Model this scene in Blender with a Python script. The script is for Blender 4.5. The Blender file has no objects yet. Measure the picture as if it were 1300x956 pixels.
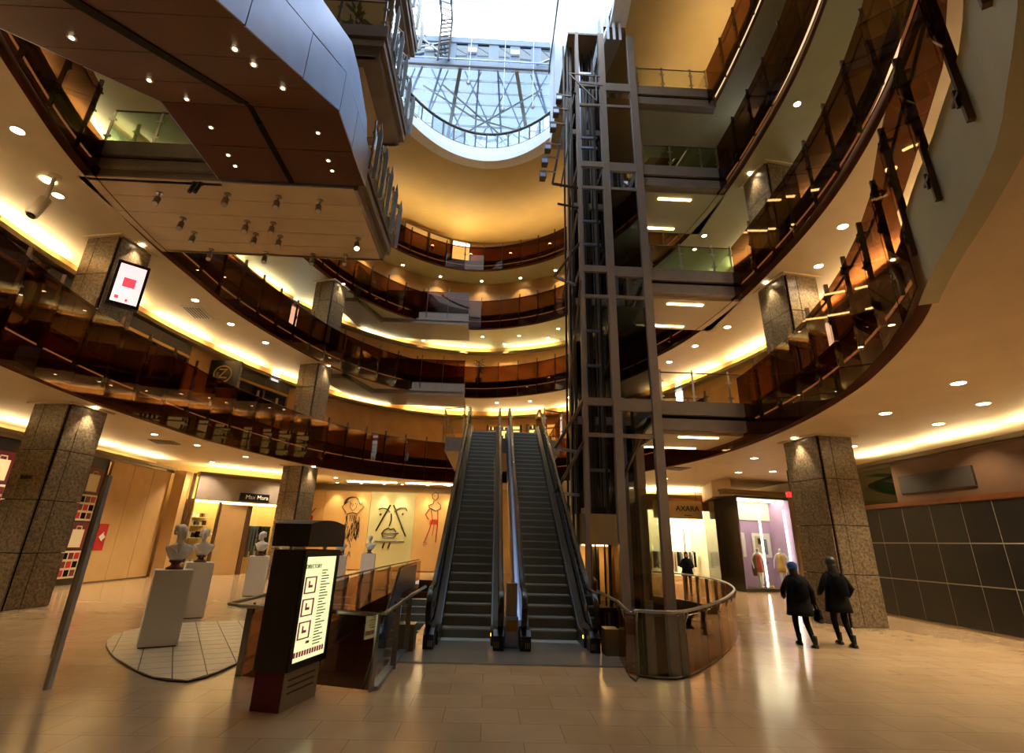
import bpy, bmesh, math, random
import numpy as np
from mathutils import Vector, Matrix, geometry
random.seed(7)
PI = math.pi
SC = bpy.context.scene
COL = SC.collection

# ------------------------------------------------------------------ camera, sky, exposure
cam_d = bpy.data.cameras.new('camera')
cam = bpy.data.objects.new('camera', cam_d); COL.objects.link(cam)
cam_d.sensor_fit = 'HORIZONTAL'; cam_d.sensor_width = 36.0
cam_d.lens = 667.0 / 1300.0 * 36.0
cam_d.shift_y = -45.0 / 1300.0
cam_d.clip_start = 0.05; cam_d.clip_end = 400
cam.matrix_world = Matrix(((0.99876, -0.04, -0.02967, 0), (-0.04199, -0.35603, -0.93353, 0),
                           (0.02678, 0.93362, -0.35727, 1.95), (0, 0, 0, 1)))
SC.camera = cam
SC.view_settings.view_transform = 'Standard'; SC.view_settings.look = 'None'
SC.view_settings.gamma = 1.0; SC.view_settings.use_curve_mapping = False
SC.view_settings.exposure = 0.35
SC.cycles.max_bounces = 7; SC.cycles.diffuse_bounces = 3; SC.cycles.glossy_bounces = 3
SC.cycles.transparent_max_bounces = 24; SC.cycles.transmission_bounces = 4
SC.cycles.sample_clamp_indirect = 6.0
SC.cycles.caustics_reflective = False; SC.cycles.caustics_refractive = False
world = bpy.data.worlds.new('sky'); SC.world = world; world.use_nodes = True
wn = world.node_tree.nodes; wl = world.node_tree.links
bg = wn['Background']
tc = wn.new('ShaderNodeTexCoord'); nz = wn.new('ShaderNodeTexNoise'); nz.inputs['Scale'].default_value = 2.2
cr = wn.new('ShaderNodeValToRGB')
cr.color_ramp.elements[0].position = .35; cr.color_ramp.elements[0].color = (.55, .74, 1, 1)
cr.color_ramp.elements[1].position = .62; cr.color_ramp.elements[1].color = (.86, .93, 1, 1)
wl.new(tc.outputs['Generated'], nz.inputs['Vector']); wl.new(nz.outputs['Fac'], cr.inputs['Fac'])
wl.new(cr.outputs['Color'], bg.inputs['Color']); bg.inputs['Strength'].default_value = 5.2

WARM = (1.0, .80, .54); GOLD = (1.0, .80, .44); LIME = (1.0, .90, .58)
LAMP_GAIN = 6.0

# ------------------------------------------------------------------ materials
def lin(h):
    h = h.lstrip('#'); c = [int(h[i:i+2], 16) / 255 for i in (0, 2, 4)]
    return tuple(x / 12.92 if x <= .04045 else ((x + .055) / 1.055) ** 2.4 for x in c)
MATS = {}
def mat(name, hexc, rough=.5, metal=0., noise=None, bump=0., spec=.5, coat=0., hex2=None):
    m = bpy.data.materials.new(name); m.use_nodes = True; nt = m.node_tree
    b = nt.nodes['Principled BSDF']; c = lin(hexc)
    b.inputs['Base Color'].default_value = (*c, 1); b.inputs['Roughness'].default_value = rough
    b.inputs['Metallic'].default_value = metal; b.inputs['Specular IOR Level'].default_value = spec
    b.inputs['Coat Weight'].default_value = coat; b.inputs['Coat Roughness'].default_value = .08
    if noise:
        t = nt.nodes.new('ShaderNodeTexCoord'); n = nt.nodes.new('ShaderNodeTexNoise')
        n.inputs['Scale'].default_value = noise[0]; n.inputs['Detail'].default_value = 6
        r = nt.nodes.new('ShaderNodeValToRGB'); r.color_ramp.elements[0].position = .33; r.color_ramp.elements[1].position = .68
        k = noise[1]; c2 = lin(hex2) if hex2 else c
        r.color_ramp.elements[0].color = (*[x * (1 - k) for x in c], 1)
        r.color_ramp.elements[1].color = (*[min(1, x * (1 + k)) for x in c2], 1)
        nt.links.new(t.outputs['Object'], n.inputs['Vector']); nt.links.new(n.outputs['Fac'], r.inputs['Fac'])
        nt.links.new(r.outputs['Color'], b.inputs['Base Color'])
        if bump:
            bp = nt.nodes.new('ShaderNodeBump'); bp.inputs['Strength'].default_value = bump; bp.inputs['Distance'].default_value = .02
            nt.links.new(n.outputs['Fac'], bp.inputs['Height']); nt.links.new(bp.outputs['Normal'], b.inputs['Normal'])
    MATS[name] = m
    return m
def glass(name, tint, refl=.08, rough=.02, edge=.75, gcol=(1, 1, 1), diff=0., dcol=(1, 1, 1)):
    m = bpy.data.materials.new(name); m.use_nodes = True; nt = m.node_tree; nt.nodes.clear()
    o = nt.nodes.new('ShaderNodeOutputMaterial'); t = nt.nodes.new('ShaderNodeBsdfTransparent'); g = nt.nodes.new('ShaderNodeBsdfGlossy')
    t.inputs['Color'].default_value = (*tint, 1); g.inputs['Roughness'].default_value = rough; g.inputs['Color'].default_value = (*gcol, 1)
    lw = nt.nodes.new('ShaderNodeLayerWeight'); lw.inputs['Blend'].default_value = .25
    mr = nt.nodes.new('ShaderNodeMapRange'); mr.inputs['To Min'].default_value = refl; mr.inputs['To Max'].default_value = edge
    mx = nt.nodes.new('ShaderNodeMixShader')
    nt.links.new(lw.outputs['Facing'], mr.inputs['Value']); nt.links.new(mr.outputs['Result'], mx.inputs['Fac'])
    src = t.outputs['BSDF']
    if diff:
        d = nt.nodes.new('ShaderNodeBsdfDiffuse'); d.inputs['Color'].default_value = (*dcol, 1)
        m2 = nt.nodes.new('ShaderNodeMixShader'); m2.inputs['Fac'].default_value = diff
        nt.links.new(t.outputs['BSDF'], m2.inputs[1]); nt.links.new(d.outputs['BSDF'], m2.inputs[2]); src = m2.outputs['Shader']
    nt.links.new(src, mx.inputs[1]); nt.links.new(g.outputs['BSDF'], mx.inputs[2])
    nt.links.new(mx.outputs['Shader'], o.inputs['Surface'])
    MATS[name] = m
    return m
def emit(name, col, s):
    m = bpy.data.materials.new(name); m.use_nodes = True; nt = m.node_tree
    b = nt.nodes['Principled BSDF']; b.inputs['Base Color'].default_value = (*col, 1)
    b.inputs['Emission Color'].default_value = (*col, 1); b.inputs['Emission Strength'].default_value = s
    MATS[name] = m
    return m

mat('cream', '#d9c3a0', .6, noise=(1.2, .04)); mat('soffit_olive', '#aaa47e', .55, noise=(1.2, .05))
mat('amber_ceiling', '#c2a668', .6, noise=(.8, .05))
mat('copper', '#8a5534', .38, .12, noise=(2.5, .12)); mat('copper_dark', '#5a3018', .35, .2, noise=(2.5, .15))
mat('wood_wall', '#b98a4a', .45, noise=(1.6, .1)); mat('plaster', '#d6b57e', .6, noise=(.9, .05))
mat('orange_wall', '#b5743a', .5, noise=(1.1, .08)); mat('plaster_green', '#b9b68a', .6, noise=(.9, .05))
mat('stone', '#5f5342', .3, noise=(16, .4), bump=.05, hex2='#75664f'); mat('joint', '#191410', .8, spec=.1); mat('fin_metal', '#b4b8bd', .35, .25)
mat('stone_grey', '#85786a', .5, noise=(3, .08)); mat('stone_green', '#6c7660', .5, noise=(3, .08))
mat('steel', '#9d9a95', .28, .95, noise=(6, .05)); mat('steel_dark', '#4c4640', .35, .85); mat('steel_blue', '#9aa6c4', .32, .85, noise=(1.4, .06))
mat('bronze', '#5e4632', .38, .35); mat('black', '#0a0908', .35); mat('black_gloss', '#0c0b0a', .12, spec=.6)
mat('charcoal', '#2a2620', .45); mat('rubber', '#08080a', .25, spec=.6)
mat('white', '#e6e4df', .5); mat('white_clad', '#dfe4ec', .35); mat('clerestory', '#848d9a', .4); mat('white_frame', '#d7dde6', .4)
mat('marble', '#e9e3d8', .35, noise=(4, .05)); mat('redwood', '#5a1c10', .35); mat('red', '#b01018', .4); mat('burgundy', '#5e0f22', .5)
mat('paper', '#d9cba6', .7); mat('tile', '#d2bf9c', .3, noise=(2.2, .06)); mat('tower_metal', '#8d8176', .45, .2, noise=(3, .06))
mat('brown_soffit', '#53290f', .5, .0, noise=(1.0, .1), spec=.2); mat('lilac', '#a78ab8', .5); mat('skin', '#c99a78', .5)
mat('cloth_black', '#050406', .85, noise=(40, .3), spec=.2); mat('cloth_black2', '#070607', .9, noise=(40, .3), spec=.1); mat('cloth_blue', '#1c4fa0', .7)
mat('hair', '#1d1512', .5); mat('dress_red', '#b5141c', .6); mat('dress_yellow', '#c99a2e', .6, noise=(30, .3)); mat('leaf', '#2c4a20', .5, noise=(5, .3))
mat('soil', '#2a1d12', .9); mat('step', '#8a8576', .5, .1); mat('step_nose', '#c9c5ba', .4, .1); mat('yellow', '#c8961c', .5)
mat('dark_panel', '#14120e', .35, noise=(3, .2)); mat('strip', '#8d8674', .4); mat('shop_white', '#efe7cf', .6); mat('cornice', '#7d6e52', .35, .5)
mat('cabin_cream', '#d0b078', .4); mat('sand_panel', '#c7a067', .6, noise=(1.5, .05)); mat('pit', '#3a2112', .5)
mat('grey_plate', '#a8a196', .3, .7, noise=(30, .06)); mat('map_red', '#8c1c28', .5); mat('garment', '#5a6a80', .8); mat('garment2', '#b9a98e', .8)
mat('pale_sign', '#e2c690', .5); mat('gold', '#c59a4a', .3, .8); mat('skirt_dark', '#3a3a38', .3, .5)
glass('copper_glass', (.44, .295, .205), .006, .01, .17, (1, .85, .7)); glass('clear_glass', (.9, .93, .88), .035, .01, .55)
glass('copper_clear', (.80, .64, .50), .05, .01, .5, (1, .85, .7))
glass('green_glass', (.62, .74, .6), .06, .01, .5); glass('hip_glass', (.115, .155, .185), .06, .02, .4); glass('roof_glass', (.72, .80, .86), .06, .02, .5); glass('smoke_glass', (.16, .17, .18), .10, .02, .6)
glass('shop_glass', (.85, .86, .8), .05, .01, .45); glass('frost', (.8, .78, .7), .05, .1, .3, diff=.3, dcol=(.7, .66, .52))
emit('cove', GOLD, 62.); emit('cove_lime', LIME, 40.); emit('fascia_led', (1, .70, .38), .9); emit('lamp', (1, .80, .50), 24.); emit('lamp_dim', (1, .75, .42), 9.)
emit('linear', (1, .72, .30), 12.); emit('map_light', (.86, .88, .46), .85); emit('map_red_lit', (.22, .02, .05), .5); emit('neon', (1, .95, .80), 7.); emit('screen_pink', (.95, .72, .72), .9)
emit('screen_red', (.9, .08, .12), .7); emit('exit_red', (.9, .03, .03), 1.4); emit('shop_panel', (1, .90, .68), 11.0); emit('amber_led', (1, .42, .03), 4.)
emit('shop_panel_y', (1, .80, .36), 6.0); emit('shop_glow', (1, .72, .22), 1.1)

def floor_mat():
    m = bpy.data.materials.new('polished_stone_floor'); m.use_nodes = True; nt = m.node_tree; b = nt.nodes['Principled BSDF']
    t = nt.nodes.new('ShaderNodeTexCoord')
    br = nt.nodes.new('ShaderNodeTexBrick'); br.offset = 0.5; br.inputs['Scale'].default_value = 1.0
    br.inputs['Brick Width'].default_value = .9; br.inputs['Row Height'].default_value = .6; br.inputs['Mortar Size'].default_value = .006
    br.inputs['Color1'].default_value = (*lin('#c8a981'), 1); br.inputs['Color2'].default_value = (*lin('#c0a077'), 1); br.inputs['Mortar'].default_value = (*lin('#a98a64'), 1)
    n = nt.nodes.new('ShaderNodeTexNoise'); n.inputs['Scale'].default_value = .9; n.inputs['Detail'].default_value = 6; n.inputs['Distortion'].default_value = 1.2
    mx = nt.nodes.new('ShaderNodeMixRGB'); mx.blend_type = 'MULTIPLY'; mx.inputs['Fac'].default_value = .4
    r = nt.nodes.new('ShaderNodeValToRGB'); r.color_ramp.elements[0].position = .3; r.color_ramp.elements[0].color = (.62, .58, .52, 1); r.color_ramp.elements[1].position = .7
    nt.links.new(t.outputs['Object'], br.inputs['Vector']); nt.links.new(t.outputs['Object'], n.inputs['Vector'])
    nt.links.new(n.outputs['Fac'], r.inputs['Fac']); nt.links.new(br.outputs['Color'], mx.inputs[1]); nt.links.new(r.outputs['Color'], mx.inputs[2])
    nt.links.new(mx.outputs['Color'], b.inputs['Base Color']); b.inputs['Roughness'].default_value = .16; b.inputs['Specular IOR Level'].default_value = .6
    MATS['floor'] = m
floor_mat()

# ------------------------------------------------------------------ mesh helpers
def V(*a): return Vector(a)
class MB:
    def __init__(s): s.v = []; s.f = []; s.m = []; s.cur = 0
    def add(s, vs, fs):
        k = len(s.v); s.v += [tuple(p) for p in vs]; s.f += [tuple(i + k for i in f) for f in fs]; s.m += [s.cur] * len(fs); return s
    def hexa(s, p):
        return s.add(p, [(0, 3, 2, 1), (4, 5, 6, 7), (0, 1, 5, 4), (1, 2, 6, 5), (2, 3, 7, 6), (3, 0, 4, 7)])
    def box(s, x0, x1, y0, y1, z0, z1):
        return s.hexa([(x0, y0, z0), (x1, y0, z0), (x1, y1, z0), (x0, y1, z0), (x0, y0, z1), (x1, y0, z1), (x1, y1, z1), (x0, y1, z1)])
    def rbox(s, cx, cy, z0, z1, wx, wy, a=0):
        c, n = math.cos(a), math.sin(a); q = []
        for z in (z0, z1):
            for dx, dy in ((-wx, -wy), (wx, -wy), (wx, wy), (-wx, wy)):
                dx /= 2; dy /= 2; q.append((cx + dx * c - dy * n, cy + dx * n + dy * c, z))
        return s.hexa(q)
    def beam(s, a, b, w, h=None, up=(0, 0, 1)):
        h = h or w; a = Vector(a); b = Vector(b); d = (b - a).normalized(); u = Vector(up)
        if abs(d.dot(u)) > .98: u = Vector((0, 1, 0))
        sx = d.cross(u).normalized() * w / 2; su = sx.cross(d).normalized() * h / 2
        return s.hexa([a - sx - su, a + sx - su, a + sx + su, a - sx + su, b - sx - su, b + sx - su, b + sx + su, b - sx + su])
    def tube(s, pts, r, n=8, closed=False, rs=None, cap=True):
        pts = [Vector(p) for p in pts]; N = len(pts); vs = []; fs = []; prev = None
        for i, p in enumerate(pts):
            if closed: d = pts[(i + 1) % N] - pts[i - 1]
            else: d = pts[min(i + 1, N - 1)] - pts[max(i - 1, 0)]
            d.normalize()
            if prev is None:
                u = Vector((0, 0, 1)) if abs(d.z) < .9 else Vector((1, 0, 0))
                prev = d.cross(u).normalized()
            prev = (prev - d * prev.dot(d)).normalized(); q = d.cross(prev); rr = rs[i] if rs else r
            for k in range(n):
                t = 2 * PI * k / n; vs.append(p + (prev * math.cos(t) + q * math.sin(t)) * rr)
        M = N if closed else N - 1
        for i in range(M):
            for k in range(n):
                a = i * n + k; b = i * n + (k + 1) % n; c = ((i + 1) % N) * n + (k + 1) % n; e = ((i + 1) % N) * n + k
                fs.append((a, b, c, e))
        if not closed and cap:
            fs.append(tuple(range(n))[::-1]); fs.append(tuple((N - 1) * n + k for k in range(n)))
        return s.add(vs, fs)
    def lathe(s, prof, cx=0, cy=0, n=16, cap=True):
        vs = []; fs = []
        for r, z in prof:
            for k in range(n):
                t = 2 * PI * k / n; vs.append((cx + r * math.cos(t), cy + r * math.sin(t), z))
        for i in range(len(prof) - 1):
            for k in range(n):
                fs.append((i * n + k, i * n + (k + 1) % n, (i + 1) * n + (k + 1) % n, (i + 1) * n + k))
        if cap: fs.append(tuple(range(n))[::-1]); fs.append(tuple((len(prof) - 1) * n + k for k in range(n)))
        return s.add(vs, fs)
    def loft(s, secs, n=14):
        """secs: (cx,cy,z,rx,ry)"""
        vs = []; fs = []
        for cx, cy, z, rx, ry in secs:
            for k in range(n):
                t = 2 * PI * k / n; vs.append((cx + rx * math.cos(t), cy + ry * math.sin(t), z))
        for i in range(len(secs) - 1):
            for k in range(n): fs.append((i * n + k, i * n + (k + 1) % n, (i + 1) * n + (k + 1) % n, (i + 1) * n + k))
        fs.append(tuple(range(n))[::-1]); fs.append(tuple((len(secs) - 1) * n + k for k in range(n)))
        return s.add(vs, fs)
    def poly(s, pts, ext):
        """planar polygon (3-D points) extruded by vector ext"""
        n = len(pts); e = Vector(ext); vs = [Vector(p) for p in pts]; vs += [p + e for p in vs]
        return s.add(vs, [tuple(range(n))[::-1], tuple(range(n, 2 * n))] + [(i, (i + 1) % n, n + (i + 1) % n, n + i) for i in range(n)])
    def strip(s, A, B, closed=False):
        n = len(A); vs = list(A) + list(B)
        return s.add(vs, [(i, (i + 1) % n, n + (i + 1) % n, n + i) for i in range(n if closed else n - 1)])
    def tri(s, outer, holes, z):
        loops = [[Vector((x, y, 0)) for x, y in l] for l in [outer] + holes]
        fl = [p for l in loops for p in l]; tr = geometry.tessellate_polygon(loops)
        fs = []
        for a, b, c in tr:
            nrm = (fl[b] - fl[a]).cross(fl[c] - fl[a]).z
            fs.append((a, b, c) if nrm > 0 else (a, c, b))
        return s.add([(p.x, p.y, z) for p in fl], fs)
    def mesh(s, name, mats, smooth=False, off=(0, 0, 0)):
        me = bpy.data.meshes.new(name)
        me.from_pydata([(x - off[0], y - off[1], z - off[2]) for x, y, z in s.v], [], s.f)
        for m in (mats if isinstance(mats, (list, tuple)) else [mats]): me.materials.append(MATS[m])
        if max(s.m or [0]) > 0: me.polygons.foreach_set('material_index', s.m)
        bm = bmesh.new(); bm.from_mesh(me); bmesh.ops.recalc_face_normals(bm, faces=bm.faces); bm.to_mesh(me); bm.free()
        if smooth:
            me.polygons.foreach_set('use_smooth', [True] * len(me.polygons))
        me.update(); return me
    def build(s, name, mats, parent=None, smooth=False, label=None):
        off = tuple(parent_world(parent)) if parent is not None else (0, 0, 0)
        o = bpy.data.objects.new(name, s.mesh(name, mats, smooth, off)); COL.objects.link(o)
        if parent is not None: o.parent = parent
        if label: o['label'] = label
        return o
def parent_world(p):
    v = Vector((0, 0, 0))
    while p is not None: v = v + p.location; p = p.parent
    return v
def tag(o, label=None, cat=None, group=None, kind=None):
    if label: o['label'] = label
    if cat: o['category'] = cat
    if group: o['group'] = group
    if kind: o['kind'] = kind
    return o
def thing(name, label, cat, loc=(0, 0, 0), group=None, rz=0):
    o = bpy.data.objects.new(name, None); COL.objects.link(o); o.location = loc; o.empty_display_size = .2; o.rotation_euler.z = rz
    return tag(o, label, cat, group)
def struct(o, label=None): o['kind'] = 'structure'; return tag(o, label)
def inst(name, me, parent, loc, rz=0, rx=0, scale=None):
    o = bpy.data.objects.new(name, me); COL.objects.link(o); o.parent = parent
    o.location = Vector(loc) - (parent_world(parent) if parent else Vector()); o.rotation_euler = (rx, 0, rz)
    if scale: o.scale = scale
    return o
def copy_tree(o, parent=None):
    c = o.copy(); COL.objects.link(c); c.parent = parent
    for ch in o.children: copy_tree(ch, c)
    return c
def spot(parent, loc, power, col, angle=110, blend=.6, direction=(0, 0, -1), size=.08):
    d = bpy.data.lights.new('lamp_light', 'SPOT'); d.energy = power * LAMP_GAIN; d.color = col; d.spot_size = math.radians(angle); d.spot_blend = blend; d.shadow_soft_size = size
    o = bpy.data.objects.new('lamp_light', d); COL.objects.link(o)
    o.rotation_euler = Vector(direction).to_track_quat('-Z', 'Y').to_euler()
    if parent is not None: o.parent = parent; o.location = Vector(loc) - parent_world(parent)
    else: o.location = loc
    return o
def text_mesh(name, txt, size, ext, matname, parent, loc, rot, label=None, align='CENTER'):
    cu = bpy.data.curves.new(name, 'FONT'); cu.body = txt; cu.size = size; cu.extrude = ext; cu.align_x = align; cu.align_y = 'CENTER'
    t = bpy.data.objects.new('tmp', cu); COL.objects.link(t)
    me = bpy.data.meshes.new_from_object(t.evaluated_get(bpy.context.evaluated_depsgraph_get())); bpy.data.objects.remove(t)
    me.name = name; me.materials.clear(); me.materials.append(MATS[matname])
    o = bpy.data.objects.new(name, me); COL.objects.link(o); o.rotation_euler = rot; o.parent = parent
    o.location = Vector(loc) - (parent_world(parent) if parent else Vector())
    if label: o['label'] = label
    return o

# ------------------------------------------------------------------ plan of the oval atrium
def catmull(P, n=14):
    out = []; N = len(P); P = [np.array(p, float) for p in P]
    for i in range(N):
        p0, p1, p2, p3 = P[i - 1], P[i], P[(i + 1) % N], P[(i + 2) % N]
        for k in range(n):
            t = k / n
            out.append(.5 * ((2 * p1) + (-p0 + p2) * t + (2 * p0 - 5 * p1 + 4 * p2 - p3) * t * t + (-p0 + 3 * p1 - 3 * p2 + p3) * t ** 3))
    return np.array(out)
def resample(P, step):
    Q = np.vstack([P, P[:1]]); d = np.linalg.norm(np.diff(Q, axis=0), axis=1); s = np.concatenate([[0], np.cumsum(d)])
    n = int(round(s[-1] / step)); u = np.linspace(0, s[-1], n, endpoint=False)
    return np.stack([np.interp(u, s, Q[:, 0]), np.interp(u, s, Q[:, 1])], 1)
NEAR = [(-5.2, 1.9), (-3, .9), (-1, .6), (2.2, 1.5)]
R1 = [(3.95, 3.2), (4.75, 4.45), (5.3, 5.5), (5.72, 6.25), (6.45, 7.5), (7.22, 9.25), (7.9, 11.3), (8.5, 14.4), (8.75, 18.2), (8.45, 21.6), (7.6, 25), (6.3, 28.2)]
R2 = [(4.6, 3.0), (6.2, 4.9), (7.3, 7.0), (8.15, 9.4), (8.7, 12), (8.95, 15), (8.95, 18.3), (8.45, 22), (7.6, 25), (6.2, 28.2)]
BK = [(4.4, 30.6), (2.65, 32.2), (.3, 33.4), (-1.9, 33.8), (-4.3, 33.2), (-6.7, 31.4)]
LF = [(-8.8, 28.5), (-10.05, 25), (-10.95, 21), (-11.15, 18), (-11.2, 15), (-10.85, 11.7), (-10.2, 9.2), (-9.4, 7.0), (-7.8, 4.3)]
OUT = {1: resample(catmull(NEAR + R1 + BK + LF), .4), 2: resample(catmull(NEAR + R2 + BK + LF), .4)}
OUT[3] = OUT[4] = OUT[2]
def normals(P):
    t = np.roll(P, -1, 0) - np.roll(P, 1, 0); n = np.stack([t[:, 1], -t[:, 0]], 1); n /= np.linalg.norm(n, axis=1)[:, None]
    c = P - np.array([-1, 18.]); s = np.sign((n * c).sum(1)); return n * s[:, None]
NRM = {k: normals(v) for k, v in OUT.items()}
def off(l, d): return OUT[l] + NRM[l] * d
def p3(P, z): return [(p[0], p[1], z) for p in P]
FLOOR = {0: 0., 1: 6.7, 2: 11.9, 3: 16.8, 4: 21.15}
SOFF = {1: 5.35, 2: 10.8, 3: 15.7, 4: 20.3, 5: 25.0}
GAL = {1: 'first', 2: 'second', 3: 'third', 4: 'top'}

# ------------------------------------------------------------------ ground floor with two openings
PITR = [(2.45, 10.6), (2.5, 9.75), (2.75, 9.45), (3.15, 9.5), (3.9, 10.4), (4.6, 11.45), (5.3, 12.6), (6.1, 14.1), (6.8, 15.7), (7.4, 17.5), (7.8, 19.3), (7.9, 21.2), (7.4, 23.0), (6.2, 24.2), (4.6, 24.6), (2.45, 24.6)]
PITL = [(-1.5, 8.5), (-3.55, 9.15), (-3.75, 14), (-3.7, 22), (-3.5, 30), (-1.5, 30)]
m = MB().tri([(-18, -8), (18, -8), (18, 45), (-18, 45)], [PITR, PITL], 0)
fl = struct(m.build('floor', 'floor'), 'polished tan stone floor of the ground level')
for P in (PITR, PITL):
    mm = MB(); mm.strip(p3(P, 0), p3(P, -.55), True); mm.build('slab_edge', 'steel_dark', fl)
    
mm = MB().box(-9, 12, 4, 34, -5.2, -5); mm.build('lower_floor', 'floor', fl)
for x0, x1, y0, y1 in ((-9.1, -9, 4, 34), (12, 12.1, 4, 34), (-9, 12, 3.9, 4), (-9, 12, 34, 34.1)): MB().box(x0, x1, y0, y1, -5.2, -.5).build('lower_wall', 'orange_wall', fl)
MB().tri([(-9, 4), (12, 4), (12, 34), (-9, 34)], [PITR, PITL], -.56).build('lower_ceiling', 'cream', fl)

# ------------------------------------------------------------------ gallery slabs, outer walls, coves
def sector(l, lo, hi):
    """indices of outline whose polar angle (deg, from +x, about centre) is in lo..hi"""
    c = OUT[l] - np.array([-1, 18.]); a = np.degrees(np.arctan2(c[:, 1], c[:, 0])) % 360
    idx = [i for i in range(len(a)) if lo <= a[i] <= hi]
    return sorted(idx, key=lambda i: a[i])
SIDES = [('right', 0, 50), ('back', 50, 128), ('left', 128, 235), ('front', 235, 310), ('right', 310, 360)]
for l in (1, 2, 3, 4):
    w = 15 if l == 1 else 4.6
    root = bpy.data.objects.new('gallery_slab', None); COL.objects.link(root); struct(root, f'curved floor slab of the {GAL[l]} gallery around the atrium')
    I = off(l, .28); O = off(l, w); zs, zf = SOFF[l], FLOOR[l]
    m = MB(); m.strip(p3(I, zs), p3(O, zs), True); m.build('soffit', 'cream' if l < 3 else 'soffit_olive', root)
    m = MB(); m.strip(p3(I, zf), p3(O, zf), True); m.build('floor_finish', 'tile', root)
    J = off(l, .42); K = off(l, .22)
    h = zf - zs
    m = MB(); m.strip(p3(I, zs), p3(I, zs + .22 * h), True); m.strip(p3(I, zs + .22 * h), p3(J, zs + .26 * h), True)
    m.strip(p3(J, zs + .26 * h), p3(J, zs + .62 * h), True); m.strip(p3(J, zs + .62 * h), p3(I, zs + .66 * h), True); m.strip(p3(I, zs + .66 * h), p3(I, zf), True)
    m.build('fascia', 'copper', root, label='copper coloured fascia with horizontal ribs')
    m = MB(); m.strip(p3(K, zf - .1), p3(K, zf), True); m.strip(p3(K, zf), p3(I, zf), True); m.strip(p3(K, zf - .1), p3(I, zf - .1), True); m.build('kerb', 'bronze', root)
    m = MB(); m.strip(p3(off(l, .30), zs + .655 * h), p3(off(l, .40), zs + .625 * h), True); m.build('led_line', 'fascia_led', root, label='thin glowing line under the fascia rib')
NT = [0]
def trim(o, label=None):
    NT[0] += 1; o.name = f'trim_{NT[0]}'; return struct(o, label)
COVE_SKIP = {1: [(10, 40)]}
for l in (1, 2, 3, 4):
    zf, zc = FLOOR[l], SOFF[l + 1]; d = 2.3 if l == 3 else 4.0
    W = off(l, d)
    for side, lo, hi in SIDES:
        idx = sector(l, lo, hi)
        wm = {1: 'wood_wall', 2: 'wood_wall', 3: 'wood_wall', 4: 'orange_wall'}[l]
        m = MB(); A = [(W[i][0], W[i][1], zf) for i in idx]; B = [(W[i][0], W[i][1], zc) for i in idx]
        m.strip(A, B); struct(m.build(f'wall_{side}', wm), f'warm panelled wall of the {GAL[l]} gallery')
    if l == 3: continue
    # cornice ledge
    I = off(l, d - .45); zl = zc - .42
    m = MB(); m.strip(p3(I, zl - .16), p3(I, zl), True); m.strip(p3(I, zl), p3(W, zl), True); m.strip(p3(I, zl - .16), p3(W, zl - .16), True)
    trim(m.build('trim', 'cornice'), f'metal cornice ledge of the {GAL[l]} gallery')
    if l < 4:
        t = thing('cove_light', f'warm cove lighting hidden above the cornice of the {GAL[l]} gallery', 'light', (0, 18, zl))
        A = off(l, d - .30); B = off(l, d - .16); n = len(A); k = 0
        while k < n:
            seg = range(k, min(k + 8, n)); k += 9
            if len(seg) < 3 or A[seg[0]][1] < 4: continue
            m = MB(); m.strip([(A[i][0], A[i][1], zl + .02) for i in seg], [(B[i][0], B[i][1], zl + .02) for i in seg])
            m.build('light_tube', 'cove' if l < 2 else 'cove_lime', t)
# closing the top gallery: amber ceiling up to the skylight ring
CX, CY, RA, RB = -1.2, 18.0, 6.0, 9.75
def ell(k, n=96): return [(CX + (RA + k) * math.cos(2 * PI * i / n), CY + (RB + k) * math.sin(2 * PI * i / n)) for i in range(n)]
O4 = [tuple(p) for p in off(4, 4.6)]
m = MB().tri(O4, [ell(.0)], SOFF[5]); struct(m.build('ceiling', 'amber_ceiling'), 'amber plaster ceiling around the skylight well')

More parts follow.
